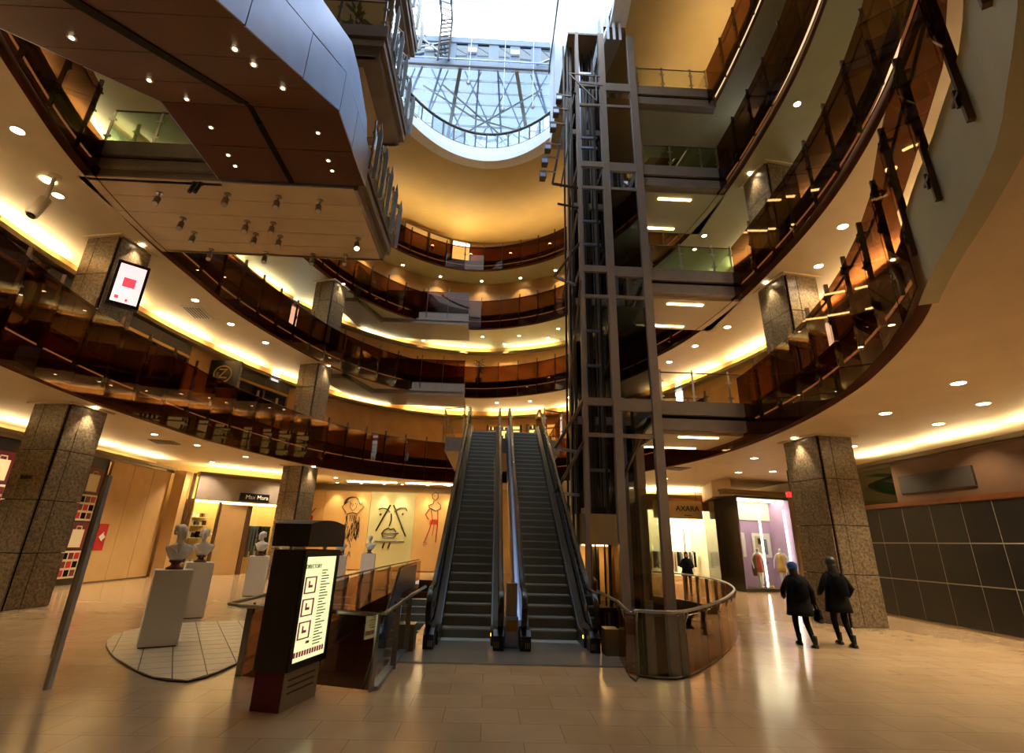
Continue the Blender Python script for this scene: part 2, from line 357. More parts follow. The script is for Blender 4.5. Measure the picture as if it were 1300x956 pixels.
# ------------------------------------------------------------------ balustrades of copper glass
ZB = {l: SOFF[l] - .02 for l in SOFF}
SPACE = 1.38
def post_mesh(h0, h1):
    m = MB(); m.box(-.03, .03, -.012, .075, h0, h1)
    m.box(-.02, .02, .07, .2, 1.04, 1.08)
    return m.mesh('post', 'bronze')
PM = post_mesh(-.9, 1.3)
CM = MB()
for z in (-.62, .35, .95):
    CM.box(-.11, .11, -.05, -.02, z - .018, z + .018); CM.box(-.02, .02, -.05, -.02, z - .1, z + .1); CM.box(-.015, .015, -.05, 0, z - .015, z + .015)
CM = CM.mesh('glass_clamp', 'steel_dark')
def gap(l, x, y):
    if x > 7.5 and 17.5 < y < 21.0: return True
    if l >= 2 and x < -9 and 11.7 < y < 16.3: return True
    if l == 1 and y > 31 and -1.7 < x < 2.9: return True
    return False
for l in (1, 2, 3, 4):
    P = resample(OUT[l], SPACE); n = len(P); zf = FLOOR[l]; z0 = ZB[l]
    t = thing('glass_balustrade', f'copper tinted glass balustrade with bronze posts around the {GAL[l]} gallery', 'balustrade', (-1, 18, zf))
    L = float(np.mean(np.linalg.norm(np.roll(P, -1, 0) - P, axis=1))) - .018
    full = MB().box(-L / 2, L / 2, -.009, .009, z0 - zf, 1.0).mesh('glass_panel', 'copper_glass')
    over = MB().box(-L / 2, L / 2, -.009, .009, -.18, 1.0).mesh('glass_panel', 'copper_glass')
    half = MB().box(-L / 2, L / 2, -.009, .009, z0 - zf, -.06).mesh('glass_panel', 'copper_glass')
    run = []; runs = []
    for i in range(n):
        a, b = P[i], P[(i + 1) % n]; c = (a + b) / 2
        ang = math.atan2(b[1] - a[1], b[0] - a[0])
        g = gap(l, *c)
        if c[1] < 1.2: 
            if run: runs.append(run); run = []
            continue
        inst('glass_panel', half if g else over if l == 1 and c[0] > 0 and c[1] < 6.2 else full, t, (c[0], c[1], zf), ang)
        nrm = np.array([c[0] + 1, c[1] - 18.]); 
        # outward normal
        no = np.array([math.sin(ang), -math.cos(ang)])
        if no.dot(nrm) < 0: no = -no
        if not g:
            rz = math.atan2(no[1], no[0]) - PI / 2
            po = inst('post', PM, t, (a[0] + no[0] * .05, a[1] + no[1] * .05, zf), rz)
            cl = bpy.data.objects.new('glass_clamp', CM); COL.objects.link(cl); cl.parent = po
            run.append((a[0] + no[0] * .22, a[1] + no[1] * .22, zf + 1.06))
        elif run: runs.append(run); run = []
    if run: runs.append(run)
    for r in runs:
        if len(r) > 1: MB().tube(r, .028, 7).build('handrail', 'bronze', t, True)

# ------------------------------------------------------------------ straight landings at the back left
for l in (2, 3):
    zf = FLOOR[l]; zs = SOFF[l] - .25
    root = thing('rear_landing', f'straight stone fronted landing with copper glass at the rear of the {GAL[l]} gallery', 'landing', (-5, 33, zf))
    pl = [(-8.55, 29.6), (-7.6, 32.6), (-1.95, 32.6), (-1.95, 35.6), (-9.2, 35.6), (-10.2, 29.6)]
    MB().poly([(x, y, zs) for x, y in pl], (0, 0, zf - zs - .55)).build('landing_slab', 'stone_grey', root)
    MB().box(-7.6, -1.95, 32.75, 33.4, zf - .56, zf - .05).build('upper_fascia', 'copper_dark', root)
    MB().box(-7.7, -1.9, 32.5, 32.6, zs + .22, zs + .32).build('moulding', 'stone_grey', root)
    MB().poly([(-8.7, 29.0, zs - .05), (-8.6, 29.0, zs - .05), (-7.62, 32.6, zs - .05), (-7.74, 32.6, zs - .05)], (0, 0, zf - zs + .9)).build('side_panel', 'green_glass', root)
    for k in range(4):
        x0 = -7.6 + k * 1.41
        MB().box(x0 + .01, x0 + 1.40, 32.56, 32.58, zf - .5, zf + 1.0).build('glass_panel', 'copper_glass', root)
        MB().box(x0 - .03, x0 + .03, 32.6, 32.68, zf - .9, zf + 1.3).build('post', 'bronze', root)
    MB().tube([(-7.6, 32.75, zf + 1.06), (-1.95, 32.75, zf + 1.06)], .028, 6).build('handrail', 'bronze', root)

# ------------------------------------------------------------------ stone columns
def stone_column(x, y, z0, z1, ang, label, w=1.16, d=1.16, group=None, dark=None):
    t = thing('stone_column', label, 'column', (x, y, z0), group, ang)
    hw, hd = w / 2 - .03, d / 2 - .03; H = z1 - z0
    def pm(nm, b, mt, lab=None):
        o = bpy.data.objects.new(nm, b.mesh(nm, mt)); COL.objects.link(o); o.parent = t
        if lab: o['label'] = lab
        return o
    pm('core', MB().box(-hw, hw, -hd, hd, 0, H), 'joint')
    rows = max(3, round(H / 1.25)); rh = H / rows
    ma = MB().box(-w / 2 + .01, w * .17 - .012, 0, .045, .012, rh - .012).mesh('stone_panel', 'stone')
    mb = MB().box(w * .17 + .012, w / 2 - .01, 0, .045, .012, rh - .012).mesh('stone_panel', 'stone')
    mc = MB().box(-d / 2 + .01, d * .17 - .012, 0, .045, .012, rh - .012).mesh('stone_panel', 'stone')
    md = MB().box(d * .17 + .012, d / 2 - .01, 0, .045, .012, rh - .012).mesh('stone_panel', 'stone')
    for k in range(rows):
        for a, (dx, dy) in enumerate(((0, -1), (1, 0), (0, 1), (-1, 0))):
            for me in ((ma, mb), (mc, md))[a % 2]:
                o = bpy.data.objects.new('stone_panel', me); COL.objects.link(o); o.parent = t
                o.location = (dx * (hw + .03 + .015), dy * (hd + .03 + .015), k * rh); o.rotation_euler.z = (PI, -PI / 2, 0, PI / 2)[a]
    c = MB().box(-w / 2 - .16, w / 2 + .16, -d / 2 - .16, d / 2 + .16, H - .05, H + .0)
    pm('ceiling_collar', c, 'cream')
    # copper washer panel with its lamp
    s = 1 if x < 0 else -1
    c = MB().box(s * (w / 2 + .02) - .012, s * (w / 2 + .02) + .012 + s * .02, -.3, .3, H - .75, H - .05); pm('copper_panel', c, 'copper', 'polished copper plate under the ceiling')
    c = MB().lathe([(.07, H - .03), (.07, H + .0)], s * (w / 2 + .22), 0, 12); pm('washer_lamp', c, 'lamp')
    lx = x + s * (w / 2 + .22) * math.cos(ang); ly = y + s * (w / 2 + .22) * math.sin(ang)
    sp = spot(t, (x, y, z1), 30, WARM, 80); sp.location = (s * (w / 2 + .22), 0, H - .06); sp.rotation_euler = (0, 0, 0)
    return t
c1 = stone_column(-12.55, 15.9, 0, 5.35, -.2, 'brown stone column beside the burgundy display wall on the ground floor')
for k in range(3):
    o = bpy.data.objects.new('switch_plate', MB().box(-.17 + k * .13, -.08 + k * .13, -.66, -.63, 3.2, 3.3).mesh('switch_plate', 'black')); COL.objects.link(o); o.parent = c1
stone_column(-9.95, 28.5, 0, 5.35, -.35, 'brown stone column near the line drawings on the ground floor')
stone_column(10.55, 16.75, 0, 5.35, .14, 'brown stone column with two walkers passing beside it', d=1.5)
stone_column(-12.6, 15.75, 6.7, 10.8, -.2, 'stone column carrying the pink advertising screen on the first gallery')
stone_column(-9.95, 28.3, 6.7, 10.8, -.35, 'narrow stone column on the left of the first gallery beyond the advertising screen')
stone_column(10.25, 16.4, 6.7, 10.8, .14, 'stone column behind the copper glass of the first gallery near the lift', d=1.4)
stone_column(-9.75, 28.0, 11.9, 15.7, -.35, 'stone column with a dark cap on the left of the second gallery')
stone_column(10.45, 16.6, 11.9, 15.7, .14, 'dark stone column on the second gallery near the lift bridge', d=1.4)

# ------------------------------------------------------------------ downlights
def downlight(x, y, z, label, group, power=0, col=WARM, r=.10, lampmat='lamp', ang=120):
    t = thing('downlight', label, 'downlight', (x, y, z), group)
    MB().lathe([(r + .03, z - .012), (r + .035, z - .002)], x, y, 16).build('trim_ring', 'white', t)
    MB().lathe([(r, z - .016), (r, z - .006)], x, y, 16).build('lens', lampmat, t)
    if power: spot(t, (x, y, z - .05), power, col, ang)
    return t
for x, y in [(-12.6, 20.1), (-12.2, 22.4), (-14.2, 27.8), (-11.5, 25.4), (-12.9, 11.6), (-14.2, 17.5), (-11.3, 30.2), (-11.6, 8.4), (-9.5, 33.5)]:
    downlight(x, y, 5.35, 'round warm downlight in the ground floor ceiling beside the bust display', 'ground ceiling downlights by the busts', 75)
for x, y in [(10.5, 20.9), (13.1, 24.5), (11.8, 25.2), (10.2, 13.05), (9.8, 10.3), (11.7, 11.8), (12.4, 14.0), (12.4, 17.7), (9.3, 28.5), (8.9, 7.2), (11.5, 8.5)]:
    downlight(x, y, 5.35, 'round warm downlight in the ground floor ceiling above the walkers', 'ground ceiling downlights by the hoarding', 70, r=.13)
for x, y in [(-12.3, 19.9), (-12.0, 22.4), (-11.35, 24.7), (-12.6, 13.0), (-11.6, 10.4), (-10.2, 27.9)]:
    downlight(x, y, 10.8, 'round warm downlight in the ceiling over the advertising screen gallery', 'first gallery ceiling downlights', 55, r=.13)
for x, y in [(9.35, 22.8), (9.85, 20.4), (9.95, 12.7), (9.55, 10.2), (8.9, 25.2), (10.6, 15.0)]:
    downlight(x, y, 10.8, 'round warm downlight in the ceiling beside the lift bridges', 'first gallery downlights near the lift', 55, r=.13)
for x, y in [(-2.6, 35.0), (.2, 35.0), (2.4, 34.2), (4.8, 32.9)]:
    downlight(x, y, 10.8, 'round warm downlight above the head of the escalators', 'downlights at the escalator head', 70)
for x, y in [(-11.6, 19.5), (-10.7, 24.2), (-7.0, 35.2), (-4.3, 35.4), (-1.0, 35.3), (1.6, 34.8), (4.2, 33.2)]:
    downlight(x, y, 15.7, 'small round downlight in the olive ceiling of the second gallery', 'second gallery ceiling downlights', 60, LIME)
for x, y in [(9.6, 21.0), (9.9, 17.0), (9.6, 13.0)]:
    downlight(x, y, 15.7, 'small round downlight in the olive ceiling beside the lift shaft', 'second gallery downlights near the lift', 25, LIME)
W3 = off(3, 1.75); W3 = W3[sector(3, 55, 150)][::6]
for x, y in W3:
    downlight(float(x), float(y), 20.3, 'small wall washer downlight over the third gallery rear wall', 'third gallery wall washers', 26, GOLD, ang=95)
for x, y in [(-8.3, 33.6), (-5.4, 36.5), (-2.4, 37.0), (.6, 36.6), (3.7, 35.0), (6.3, 32.6)]:
    downlight(x, y, 15.69, 'small wall washer downlight over the second gallery rear wall', 'second gallery wall washers', 45, GOLD, ang=100)
# uplights standing on the top gallery floor
for x, y in [(-7.4, 32.0), (-5.0, 34.0), (-2.2, 35.0), (.8, 34.6), (3.6, 33.0), (6.2, 30.2), (9.6, 22), (10, 17.5), (9.7, 13.5), (-11.5, 21)]:
    t = thing('uplight', 'small upward lamp behind the top gallery balustrade', 'lamp', (x, y, 21.15), 'top gallery uplights')
    MB().lathe([(.09, 21.15), (.09, 21.25), (.03, 21.27), (.03, 22.0), (.1, 22.05), (.12, 22.2)], x, y, 12).build('stem', 'bronze', t)
    MB().lathe([(.10, 22.2), (.11, 22.26), (.05, 22.32)], x, y, 12).build('bulb', 'lamp', t)
    spot(t, (x, y, 22.4), 34, (1, .70, .36), 150, .8, (0, 0, 1))

# ------------------------------------------------------------------ lift tower
FT = 17.6
t = thing('lift_tower', 'tall steel framed lift tower with dark guide rails and glass', 'lift tower', (4.3, 19, -5))
for x, w in ((3.13, .14), (4.25, .27), (5.62, .30)):
    MB().box(x - w / 2, x + w / 2, FT - .1, FT + .16, -5, 24.1).build('post', 'tower_metal', t)
for x, w in ((3.13, .14), (4.3, .2), (5.75, .36)):
    MB().box(x - w / 2, x + w / 2, 20.5, 20.8, -5, 24.1).build('rear_post', 'tower_metal', t)
for z in (6.7, 11.9, 16.8, 21.15):
    for x0, x1, h in ((4.38, 5.48, .42), (3.2, 4.12, .26)):
        MB().box(x0, x1, FT - .04, FT + .1, z - h, z).build('floor_beam', 'tower_metal', t)
        MB().box(x0, x1, FT - .02, FT + .08, z - 1.35, z - 1.22).build('tie_beam', 'tower_metal', t)
    MB().box(5.55, 5.75, FT + .16, 20.5, z - .4, z).build('side_beam', 'tower_metal', t)
    MB().box(3.07, 3.19, FT + .16, 20.5, z - .26, z).build('side_beam', 'steel_dark', t)
    MB().beam((4.4, 20.3, z - 3.6), (5.55, 18.2, z - .5), .1).build('diagonal_brace', 'steel_dark', t)
    MB().box(3.2, 5.5, 20.45, 20.6, z - .3, z).build('rear_beam', 'tower_metal', t)
    MB().box(3.25, 4.1, 18.4, 18.5, z + 1.4, z + 1.5).build('rail_bracket', 'steel_blue', t)
    MB().box(3.25, 4.1, 18.4, 18.5, z - 2.4, z - 2.3).build('rail_bracket', 'steel_blue', t)
for x, y, w, mt in ((2.62, 18.3, .07, 'black'), (2.78, 18.2, .07, 'black'), (2.94, 18.3, .1, 'steel_dark'), (3.36, 18.5, .12, 'steel_blue'), (3.55, 18.6, .05, 'black'),
                    (3.66, 19.2, .22, 'steel_dark'), (3.86, 18.6, .05, 'black'), (3.98, 18.4, .09, 'steel_dark'), (4.62, 19.6, .16, 'steel_dark'), (4.95, 20.0, .3, 'steel_blue'), (5.25, 19.4, .1, 'steel_dark')):
    MB().box(x - w / 2, x + w / 2, y - w / 2, y + w / 2, -5, 24.1).build('guide_rail', mt, t)
MB().box(3.2, 5.55, 20.62, 20.66, -5, 24.1).build('rear_panel', 'smoke_glass', t)
for k, z in enumerate((.2, 6.75, 11.95, 16.85, 21.2)):
    MB().box(4.40, 5.46, FT + .02, FT + .035, z, z + 3.5).build('glass_pane', 'smoke_glass' if k else 'shop_glass', t)
    MB().box(5.66, 5.68, FT + .3, 20.4, z, z + 3.5).build('glass_pane', 'shop_glass', t)
for i in range(7):
    MB().tube([(3.28 + .12 * i, 18.9, 2.9), (3.28 + .12 * i, 18.9, 24.1)], .012, 5).build('rope', 'black', t)
for z in (12.9, 6.6, 5.2):
    MB().beam((3.1, FT, z), (2.05, FT - .4, z - 1.75), .09).build('bracket_arm', 'steel_dark', t)
    MB().beam((2.05, FT - .4, z - 1.75), (2.9, FT + .2, z - 1.75), .09).build('bracket_arm', 'steel_blue', t)
MB().beam((3.1, FT - .05, 11.4), (2.55, FT - .4, 6.9), .07).build('bracket_arm', 'bronze', t)
MB().beam((3.0, FT - .05, 14.2), (2.35, FT - .4, 10.3), .07).build('bracket_arm', 'bronze', t)
# service mast for the floodlights
ma = MB().beam((2.80, FT - .2, 20.5), (2.0, FT - .2, 15.45), .09).beam((2.95, FT - .1, 19.2), (2.35, FT - .1, 15.4), .06).beam((2.0, FT - .2, 15.45), (3.1, FT, 15.45), .08).beam((2.2, FT - .2, 14.5), (3.1, FT, 14.5), .06).beam((2.8, FT - .2, 20.4), (3.1, FT, 20.4), .06)
ma.build('floodlight_mast', 'steel_dark', t)
m = MB().beam((2.7, FT - .3, 21.3), (4.1, FT - .3, 21.2), .05).beam((2.7, FT - .3, 21.3), (3.9, FT - .3, 19.8), .05).beam((3.9, FT - .3, 21.2), (3.9, FT - .3, 19.8), .05).beam((3.2, FT - .3, 20.8), (4.2, FT - .3, 20.7), .05)
m.build('hoist_bracket', 'tower_metal', t)
FLW = 'black floodlight on a short steel arm left of the lift tower'
for x, z in ((2.25, 19.75), (2.12, 19.0), (2.0, 18.2), (1.78, 17.1), (1.66, 16.4), (1.58, 15.7)):
    f = thing('floodlight', FLW, 'floodlight', (x, FT - .3, z), 'floodlights on the tower mast')
    MB().beam((x, FT - .3, z + .28), (x + .55, FT - .25, z + .28), .05).build('arm', 'steel', f)
    MB().hexa([(x - .14, FT - .5, z - .2), (x + .14, FT - .5, z - .2), (x + .11, FT - .2, z - .18), (x - .11, FT - .2, z - .18), (x - .12, FT - .48, z + .18), (x + .12, FT - .48, z + .18), (x + .1, FT - .22, z + .2), (x - .1, FT - .22, z + .2)]).build('housing', 'charcoal', f)
    MB().box(x - .11, x + .11, FT - .515, FT - .5, z - .15, z + .02).build('lens', 'steel_blue', f)
    MB().box(x - .015, x + .015, FT - .34, FT - .3, z + .17, z + .3).build('yoke', 'steel', f)
# lift cabin
c = thing('lift_cabin', 'lift cabin with cream top band waiting behind the curved glass rail', 'lift cabin', (3.6, 19, 0))
cab = [(2.92, 18.6), (3.3, 18.1), (4.35, 18.1), (4.35, 20.2), (2.92, 20.2)]
MB().poly([(x, y, 1.95) for x, y in cab], (0, 0, .95)).build('top_band', 'cabin_cream', c)
MB().poly([(x, y, 0) for x, y in cab], (0, 0, .12)).build('cabin_floor', 'steel_dark', c)
for x, y in cab: MB().box(x - .03, x + .03, y - .03, y + .03, .12, 1.95).build('corner_post', 'bronze', c)
for i in range(5):
    a, b = cab[i], cab[(i + 1) % 5]; MB().strip([(a[0], a[1], .12), (b[0], b[1], .12)], [(a[0], a[1], 1.95), (b[0], b[1], 1.95)]).build('glass_side', 'copper_clear' if i != 3 else 'cabin_cream', c)
MB().box(3.3, 4.0, 18.6, 19.8, 1.9, 1.94).build('ceiling_panel', 'linear', c)
MB().box(3.2, 4.2, 20.12, 20.15, .4, 1.6).build('mirror', 'plaster', c)
MB().tube([(3.0, 18.65, 3.1), (3.0, 18.65, 2.9)], .03, 6).build('roof_gear', 'steel_dark', c)
MB().box(3.3, 4.2, 18.8, 19.8, 2.9, 3.15).build('roof_gear', 'black', c)
# white cladding of the lift overrun
t = thing('lift_overrun', 'white panel cladding around the head of the lift tower', 'cladding', (3.6, 20, 24.1))
for i, (z0, z1) in enumerate(((24.1, 27.4), (27.42, 30.7), (30.72, 35.5))):
    MB().box(2.8, 3.55, FT - .05, FT, z0, z1).build('front_panel', 'white_clad', t); MB().box(3.57, 4.15, FT - .05, FT, z0, z1).build('front_panel', 'white_clad', t)
    for y0 in (FT, 20.4, 23.0): MB().box(2.76, 2.8, y0 + .02, min(y0 + 2.75, 25.2), z0, z1).build('side_panel', 'white_clad', t)
MB().box(2.74, 4.15, FT - .06, 25.2, 24.0, 24.1).build('underside', 'stone_grey', t)
MB().box(2.62, 2.70, 18.0, 25.2, 30.0, 30.3).build('dark_rail', 'black', t)
for i in range(4): MB().box(4.3 + .28 * i, 4.42 + .28 * i, FT, 22.5, 23.9, 24.0 + .0 + 1.6).build('louvre', 'white_clad', t)

# ------------------------------------------------------------------ lift bridges
def rail_posts(t, pts, zf, gm='clear_glass', ph=1.15, gh=1.0, step=None, posts=True, fin='steel', z0=-.12):
    """glass panes between plan points, fin posts at each point and a handrail"""
    for a, b in zip(pts[:-1], pts[1:]):
        MB().poly([(a[0], a[1], zf + z0), (b[0], b[1], zf + z0), (b[0], b[1], zf + gh), (a[0], a[1], zf + gh)], Vector((b[1] - a[1], a[0] - b[0], 0)).normalized() * .014).build('glass_pane', gm, t)
    if posts:
        for i, a in enumerate(pts):
            b = pts[min(i + 1, len(pts) - 1)]; c0 = pts[max(i - 1, 0)]; ang = math.atan2(b[1] - c0[1], b[0] - c0[0])
            m = MB(); m.rbox(a[0], a[1], zf - .45, zf + ph, .07, .03, ang); m.rbox(a[0], a[1], zf + .7, zf + .76, .2, .05, ang); m.rbox(a[0], a[1], zf + .15, zf + .2, .2, .05, ang)
            m.build('post', fin, t)
    MB().tube([(x, y, zf + gh + .04) for x, y in pts], .026, 7).build('handrail', fin if fin != 'steel' else 'steel_dark', t, True)
for l in (1, 2, 3, 4):
    zf = FLOOR[l]
    t = thing('lift_bridge', f'stone edged bridge from the lift tower to the {GAL[l]} gallery', 'bridge', (7.3, 19.2, zf))
    x1 = 9.3
    MB().box(5.85, x1, FT + .06, 21, zf - .5, zf - .02).build('deck', 'stone_grey', t)
    MB().box(5.78, x1, FT, FT + .06, zf - .48, zf).build('upper_fascia', 'stone_grey', t)
    MB().box(5.82, x1, FT + .1, FT + .3, zf - .62, zf - .5).build('reveal', 'joint', t)
    MB().box(5.8, x1, FT + .03, FT + .4, zf - 1.0, zf - .62).build('lower_fascia', 'stone_grey', t)
    MB().box(5.8, x1, FT + .35, 20.9, zf - 1.1, zf - 1.0).build('underside', 'cream' if l < 3 else 'soffit_olive', t)
    rail_posts(t, [(5.85, FT + .03), (7.0, FT + .03), (8.3, FT + .03), (9.0, FT + .03)], zf, 'clear_glass' if l in (1, 4) else 'green_glass')
    rail_posts(t, [(5.85, 20.95), (7.0, 20.95), (8.9, 20.95)], zf, 'clear_glass', posts=False)
    if l in (1, 2, 3):
        MB().box(6.6, 8.0, 18.3, 18.42, zf - 1.13, zf - 1.1).build('linear_lamp', 'linear', t)
        MB().box(6.0, 8.0, 20.5, 20.62, zf - 1.13, zf - 1.1).build('linear_lamp', 'linear', t)

# ------------------------------------------------------------------ landings on the left
XR, YF, YB = -3.75, 11.9, 16.15
for l in (2, 3, 4):
    zf = FLOOR[l]; zs = zf - 1.1
    t = thing('escalator_landing', f'projecting landing with stone mouldings and fin posts at the {GAL[l]} gallery', 'landing', (-7, 14, zf))
    MB().box(-11.6, XR - .25, YF + .25, YB - .25, zs + .06, zf - .02).build('deck', 'stone_grey', t)
    n = 5; dy = (YB - YF - .3) / n
    if l == 2:
        for k in range(n):
            MB().box(-11.4, XR - .3, YF + .15 + k * dy + .008, YF + .15 + (k + 1) * dy - .008, zs, zs + .05).build('soffit_panel', 'cream', t)
    else:
        MB().box(-10.9, XR - .75, YF + .6, YB - .55, zs + .03, zs + .06).build('soffit_panel', 'cream', t)
        for a in ((-11.4, XR - .3, YF + .15, YF + .6), (-11.4, XR - .3, YB - .55, YB - .15), (XR - .75, XR - .3, YF + .6, YB - .55)):
            MB().box(*a[:4], zs, zs + .06).build('soffit_border', 'stone_grey', t)
    for k, (o, z0, z1) in enumerate(((.0, zf - .45, zf), (.14, zf - .55, zf - .45), (.05, zf - .8, zf - .55), (.2, zf - 1.1, zf - .8))):
        mt = 'joint' if k == 1 else 'stone_grey'
        if l == 2: MB().box(-11.2, -7.62, YF + o, YF + .3, z0, z1).build('front_moulding', mt, t)
        else: MB().box(-11.2, XR - .3, YF + o, YF + .3, z0, z1).build('front_moulding', mt, t)
        MB().box(XR - .3, XR - o, YF + .0 + o, YB - o, z0, z1).build('side_moulding', mt, t)
        MB().box(-11.2, XR - .3, YB - .3, YB - o, z0, z1).build('rear_moulding', mt, t)
    rail_posts(t, [(XR + .06, YF + .1 + k * 1.01) for k in range(5)], zf, 'clear_glass', 1.25, 1.0)
    for k in range(5):   # pointed fins clamped outside the edge
        y = YF + .3 + k * .92
        MB().poly([(XR + .1, y, zf - .6), (XR + .2, y, zf - .6), (XR + .24, y, zf + .9), (XR + .17, y, zf + 1.35), (XR + .1, y, zf + .9)], (0, .05, 0)).build('fin', 'fin_metal', t)
        MB().beam((XR + .1, y, zf + .5), (XR + .3, y + .3, zf + .5), .035).build('clamp', 'steel', t)
    fp = [(-10.9, YF + .02), (-9.6, YF + .02), (-8.5, YF + .02), (-7.7, YF + .02)] if l == 2 else [(-10.9 + 1.4 * k, YF + .02) for k in range(6)]
    rail_posts(t, fp, zf, 'green_glass' if l == 2 else 'clear_glass', 1.1, 1.0)
# track spotlights under the lowest landing
SP = [(-9.56, 12.65), (-7.64, 12.54), (-6.25, 12.57), (-5.12, 12.66), (-7.67, 13.89), (-6.9, 13.91), (-7.7, 14.59), (-6.97, 14.67), (-9.57, 13.88), (-9.64, 14.66), (-9.61, 15.7), (-7.83, 15.75), (-6.26, 15.72), (-5.16, 15.65), (-4.5, 14.59)]
def spotlight(x, y, z, lit):
    s = thing('spotlight', 'small lit spotlight on the cream soffit of the landing' if lit else 'small grey spotlight hanging from the cream soffit of the landing', 'spotlight', (x, y, z), None if lit else 'spotlights under the landing')
    MB().lathe([(.09, z - .03), (.09, z)], x, y, 10).build('base', 'steel', s)
    MB().tube([(x, y, z), (x, y, z - .2)], .025, 6).build('stem', 'steel', s)
    MB().tube([(x - .03, y + .03, z - .16), (x + .03, y - .1, z - .42)], .08, 10).build('head', 'stone_grey', s)
    MB().tube([(x + .03, y - .1, z - .42), (x + .033, y - .106, z - .432)], .07, 10).build('lens', 'lamp' if lit else 'white', s)
    if lit: spot(s, (x + .05, y - .14, z - .48), 20, WARM, 60, .5, (.1, -.3, -1))
for i, (x, y) in enumerate(SP): spotlight(x, y, 10.8, i == len(SP) - 1)
s = thing('twin_spotlight', 'black twin barrel spotlight at the edge of the cream landing soffit', 'spotlight', (-8.3, 12.2, 10.8))
for dx in (0, .14): MB().tube([(-8.3 + dx, 12.1, 10.8), (-8.36 + dx, 12.05, 10.45)], .055, 10).build('barrel', 'black', s)
MB().box(-8.36, -8.1, 12.05, 12.15, 10.74, 10.8).build('mount', 'black', s)

for x, y in ((8.6, 15), (8.9, 20), (-4.3, 12), (-4.3, 18), (-.3, 10.6), (1.2, 14), (-4.2, 25)):
    downlight(x, y, -.57, 'round lamp under the ground slab lighting the lower level', 'lower level downlights', 9)

# ------------------------------------------------------------------ escalator pair descending from the second gallery towards the viewer
t = thing('escalator_truss', 'brown panelled underside and steel sides of the escalators below the second gallery', 'escalator', (-5.6, 6, 8))
X0, X1, YK, ZK = -7.58, -3.72, 9.25, 10.8; SL = math.tan(math.radians(30))
def zb(y): return ZK if y >= YK else ZK - (YK - y) * SL
ys = [YF, 10.58, YK] + [YK - 1.33 * k for k in range(1, 7)]
for a, b in zip(ys[:-1], ys[1:]):
    for xa, xb in ((X0, -5.72), (-5.58, X1)):
        MB().poly([(xa, a - .008, zb(a - .008)), (xb, a - .008, zb(a - .008)), (xb, b + .008, zb(b + .008)), (xa, b + .008, zb(b + .008))], (0, 0, .03)).build('soffit_panel', 'brown_soffit', t)
MB().poly([(X0, 11.85, ZK + .03), (X1, 11.85, ZK + .03), (X1, YK, ZK + .03), (X0, YK, ZK + .03)], (0, 0, 1.0)).build('truss_body', 'joint', t)
MB().poly([(X0, YK, ZK + .03), (X1, YK, ZK + .03), (X1, 1.3, zb(1.3) + .03), (X0, 1.3, zb(1.3) + .03)], (0, 0, 1.0)).build('truss_body', 'joint', t)
MB().box(-5.72, -5.58, YK + .5, YF, ZK - .02, ZK + .04).build('channel', 'joint', t)
MB().poly([(-5.76, YK - .25, zb(YK - .25) - .03), (-5.54, YK - .25, zb(YK - .25) - .03), (-5.54, 1.5, zb(1.5) - .03), (-5.76, 1.5, zb(1.5) - .03)], (0, 0, .06)).build('channel', 'joint', t)
for xs, sg in ((X1, 1), (X0, -1)):
    pl = [YF, 10.4, YK] + [YK - 1.9 * k for k in range(1, 5)]
    for a, b in zip(pl[:-1], pl[1:]):
        MB().poly([(xs, a - .012, zb(a) + .0), (xs, b + .012, zb(b)), (xs, b + .012, zb(b) + 1.12), (xs, a - .012, zb(a) + 1.12)], (sg * .03, 0, 0)).build('side_panel', 'steel_blue', t)
    # upper band with a bend
    up = [(YF - .4, 1.0), (11.2, 1.6), (10.0, 2.05), (YK, 2.1)] + [(YK - 1.9 * k, 2.1) for k in range(1, 5)]
    A = [(xs + sg * .02, y, zb(y) + 1.16) for y, h in up]; B = [(xs + sg * .02, y, zb(y) + h) for y, h in up]
    A[0] = (A[0][0], A[0][1], zb(YF) + 1.0); B[0] = (B[0][0], B[0][1], zb(YF) + 1.02)
    m = MB(); m.strip(A, B); m.strip([(x - sg * .25, y, z) for x, y, z in B], B); m.build('parapet_panel', 'steel_blue', t, False)
    MB().tube([(x - sg * .1, y, z + .06) for x, y, z in B], .04, 8).build('handrail', 'rubber', t, True)
for x, y, z in [(-6.69, 6.15, 9.01), (-4.27, 6.23, 9.05), (-4.29, 6.82, 9.4), (-6.81, 7.87, 10.0), (-4.31, 7.91, 10.03), (-6.81, 8.92, 10.61), (-6.84, 9.95, 10.8), (-4.37, 9.95, 10.8), (-6.87, 10.89, 10.8), (-6.88, 11.3, 10.8), (-4.4, 10.91, 10.8), (-4.41, 11.3, 10.8)]:
    downlight(x, y, zb(y) - .012, 'tiny recessed lamp in the brown escalator underside', 'lamps in the brown escalator underside', 0, r=.035, lampmat='lamp_dim')

